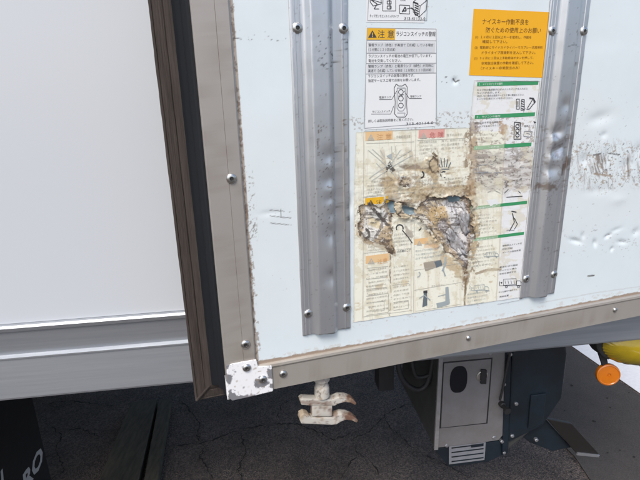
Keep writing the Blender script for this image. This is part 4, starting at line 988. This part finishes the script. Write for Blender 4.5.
prism(bm, [L2(593, 337), L2(606, 335), L2(609, 348), L2(606, 358), L2(599, 354), L2(594, 347)], LD-.012, LD+.03, XT, .004); bmobj('lamp_bracket', bm, M_dark, lamp)
bm = bmesh.new(); c = L2(608, 374.5); nn = (Vector(tn)*.92+Vector((0, 0, .12))-Vector(tu)*.25).normalized()
lathe(bm, XT(c[0], c[1], LD), nn, [(.024, -.008), (.0285, -.006), (.0290, .000), (.0280, .004), (.0250, .0055), (.0235, .0042), (.014, .0050), (.0055, .0056), (.0045, .0035), (.0025, .0035), (.002, .0060), (0, .0062)], 40)
o = bmobj('side_reflector', bm, M_orl, truck, angle=35); o['label'] = 'round orange reflector under the marker lamp'
bm = bmesh.new(); c2 = L2(603, 358); prism(bm, [L2(600, 355), L2(607, 353), L2(610, 368), L2(605, 370)], LD+.004, LD+.010, XT, .001); bmobj('reflector_bracket', bm, M_dark, o)

# ------------------------------------------------------------------ mud flap, wheel
# plane across the truck at along = a_f
a_f = -.78
fu, fn_ = -tn, tu        # flap reads going away from the viewer
def FX(p, q, w_): return tu*(a_f+w_)+(-tn)*p+np.array([0, 0, q])
M_flap2 = mat('flap_rubber', (.02, .02, .022), .55, noise=.4, nscale=10, bump=.0005, bscale=60); M_ft = mat('flap_print', (.55, .55, .56), .6)
def flapQ(px, py):
    r = MW @ np.array([px-320, 240-py, FPX]); t = a_f/(r@tu); X = r*t; return float(X@(-tn)), float(X[2]+H)
f0 = flapQ(5, 478); f1 = flapQ(22, 476); f2 = flapQ(43, 452); f3 = flapQ(38, 430)
print('FLAP', f0, f1, f2, f3, flapQ(27, 398))
bm = bmesh.new(); far = f3[0]+.01
prism(bm, [(far-.50, .18), (far, .18), (far, .80), (far-.50, .80)], -.006, .0, FX, .002); 
flap = bmobj('mud_flap', bm, M_flap2, truck); flap['label'] = 'black mud flap with pale lettering'
def flaptext(t, p0, width, h):
    vs, fs = textmesh(t, .035); mn, mx_ = vs.min(0), vs.max(0); sh = .25
    me = bpy.data.meshes.new('flap_lettering')
    pts = []
    for a, b in vs:
        yy = (b-mn[1])/(mx_[1]-mn[1])*h; xx = (a-mn[0])/(mx_[0]-mn[0])*width+yy*sh
        pts.append(tuple(FX(p0[0]+xx, p0[1]+yy, .0012)))
    me.from_pydata(pts, [], fs); return finish('flap_lettering', me, [M_ft], flap)
wL = f2[0]-f1[0]
flaptext('RO', (f1[0]-.012, f1[1]-.06), wL*1.0, .062)
flaptext('U', (f0[0]-.06, f0[1]-.02), .045, .055)
M_tyre = mat('tyre_rubber', (.018, .018, .019), .75, noise=.3); M_rim = mat('wheel_steel', (.3, .3, .31), .5, .4)
for (aa, dd) in ((-1.45, RD+.20), (-1.45, RD+1.85), (-4.9, RD+.20), (-4.9, RD+1.85)):
    bm = bmesh.new(); c = XT(aa, .38, dd); lathe(bm, c, tn, [(.24, -.11), (.33, -.12), (.37, -.10), (.38, -.06), (.372, -.03), (.38, -.01), (.38, .04), (.38, .06), (.37, .10), (.33, .12), (.24, .11)], 48)
    wh = bmobj('wheel', bm, M_tyre, truck, angle=35)
    bm = bmesh.new(); lathe(bm, c, tn, [(.245, -.105), (.245, .105), (.225, .10), (.20, .02), (.09, .0), (.085, .05), (.02, .055), (0, .055)], 40); bmobj('rim', bm, M_rim, wh, angle=35)
# cab, beyond the box (outside the picture)
M_cab = mat('cab_paint', (.6, .62, .65), .3, coat=.5)
bm = bmesh.new(); prism(bm, [(-7.9, .45), (-6.15, .45), (-6.15, 2.4), (-7.3, 2.4), (-7.75, 1.5), (-7.9, 1.3)], RD+.15, RD+2.0, XT, .05, seg=3); bmobj('cab', bm, M_cab, truck)
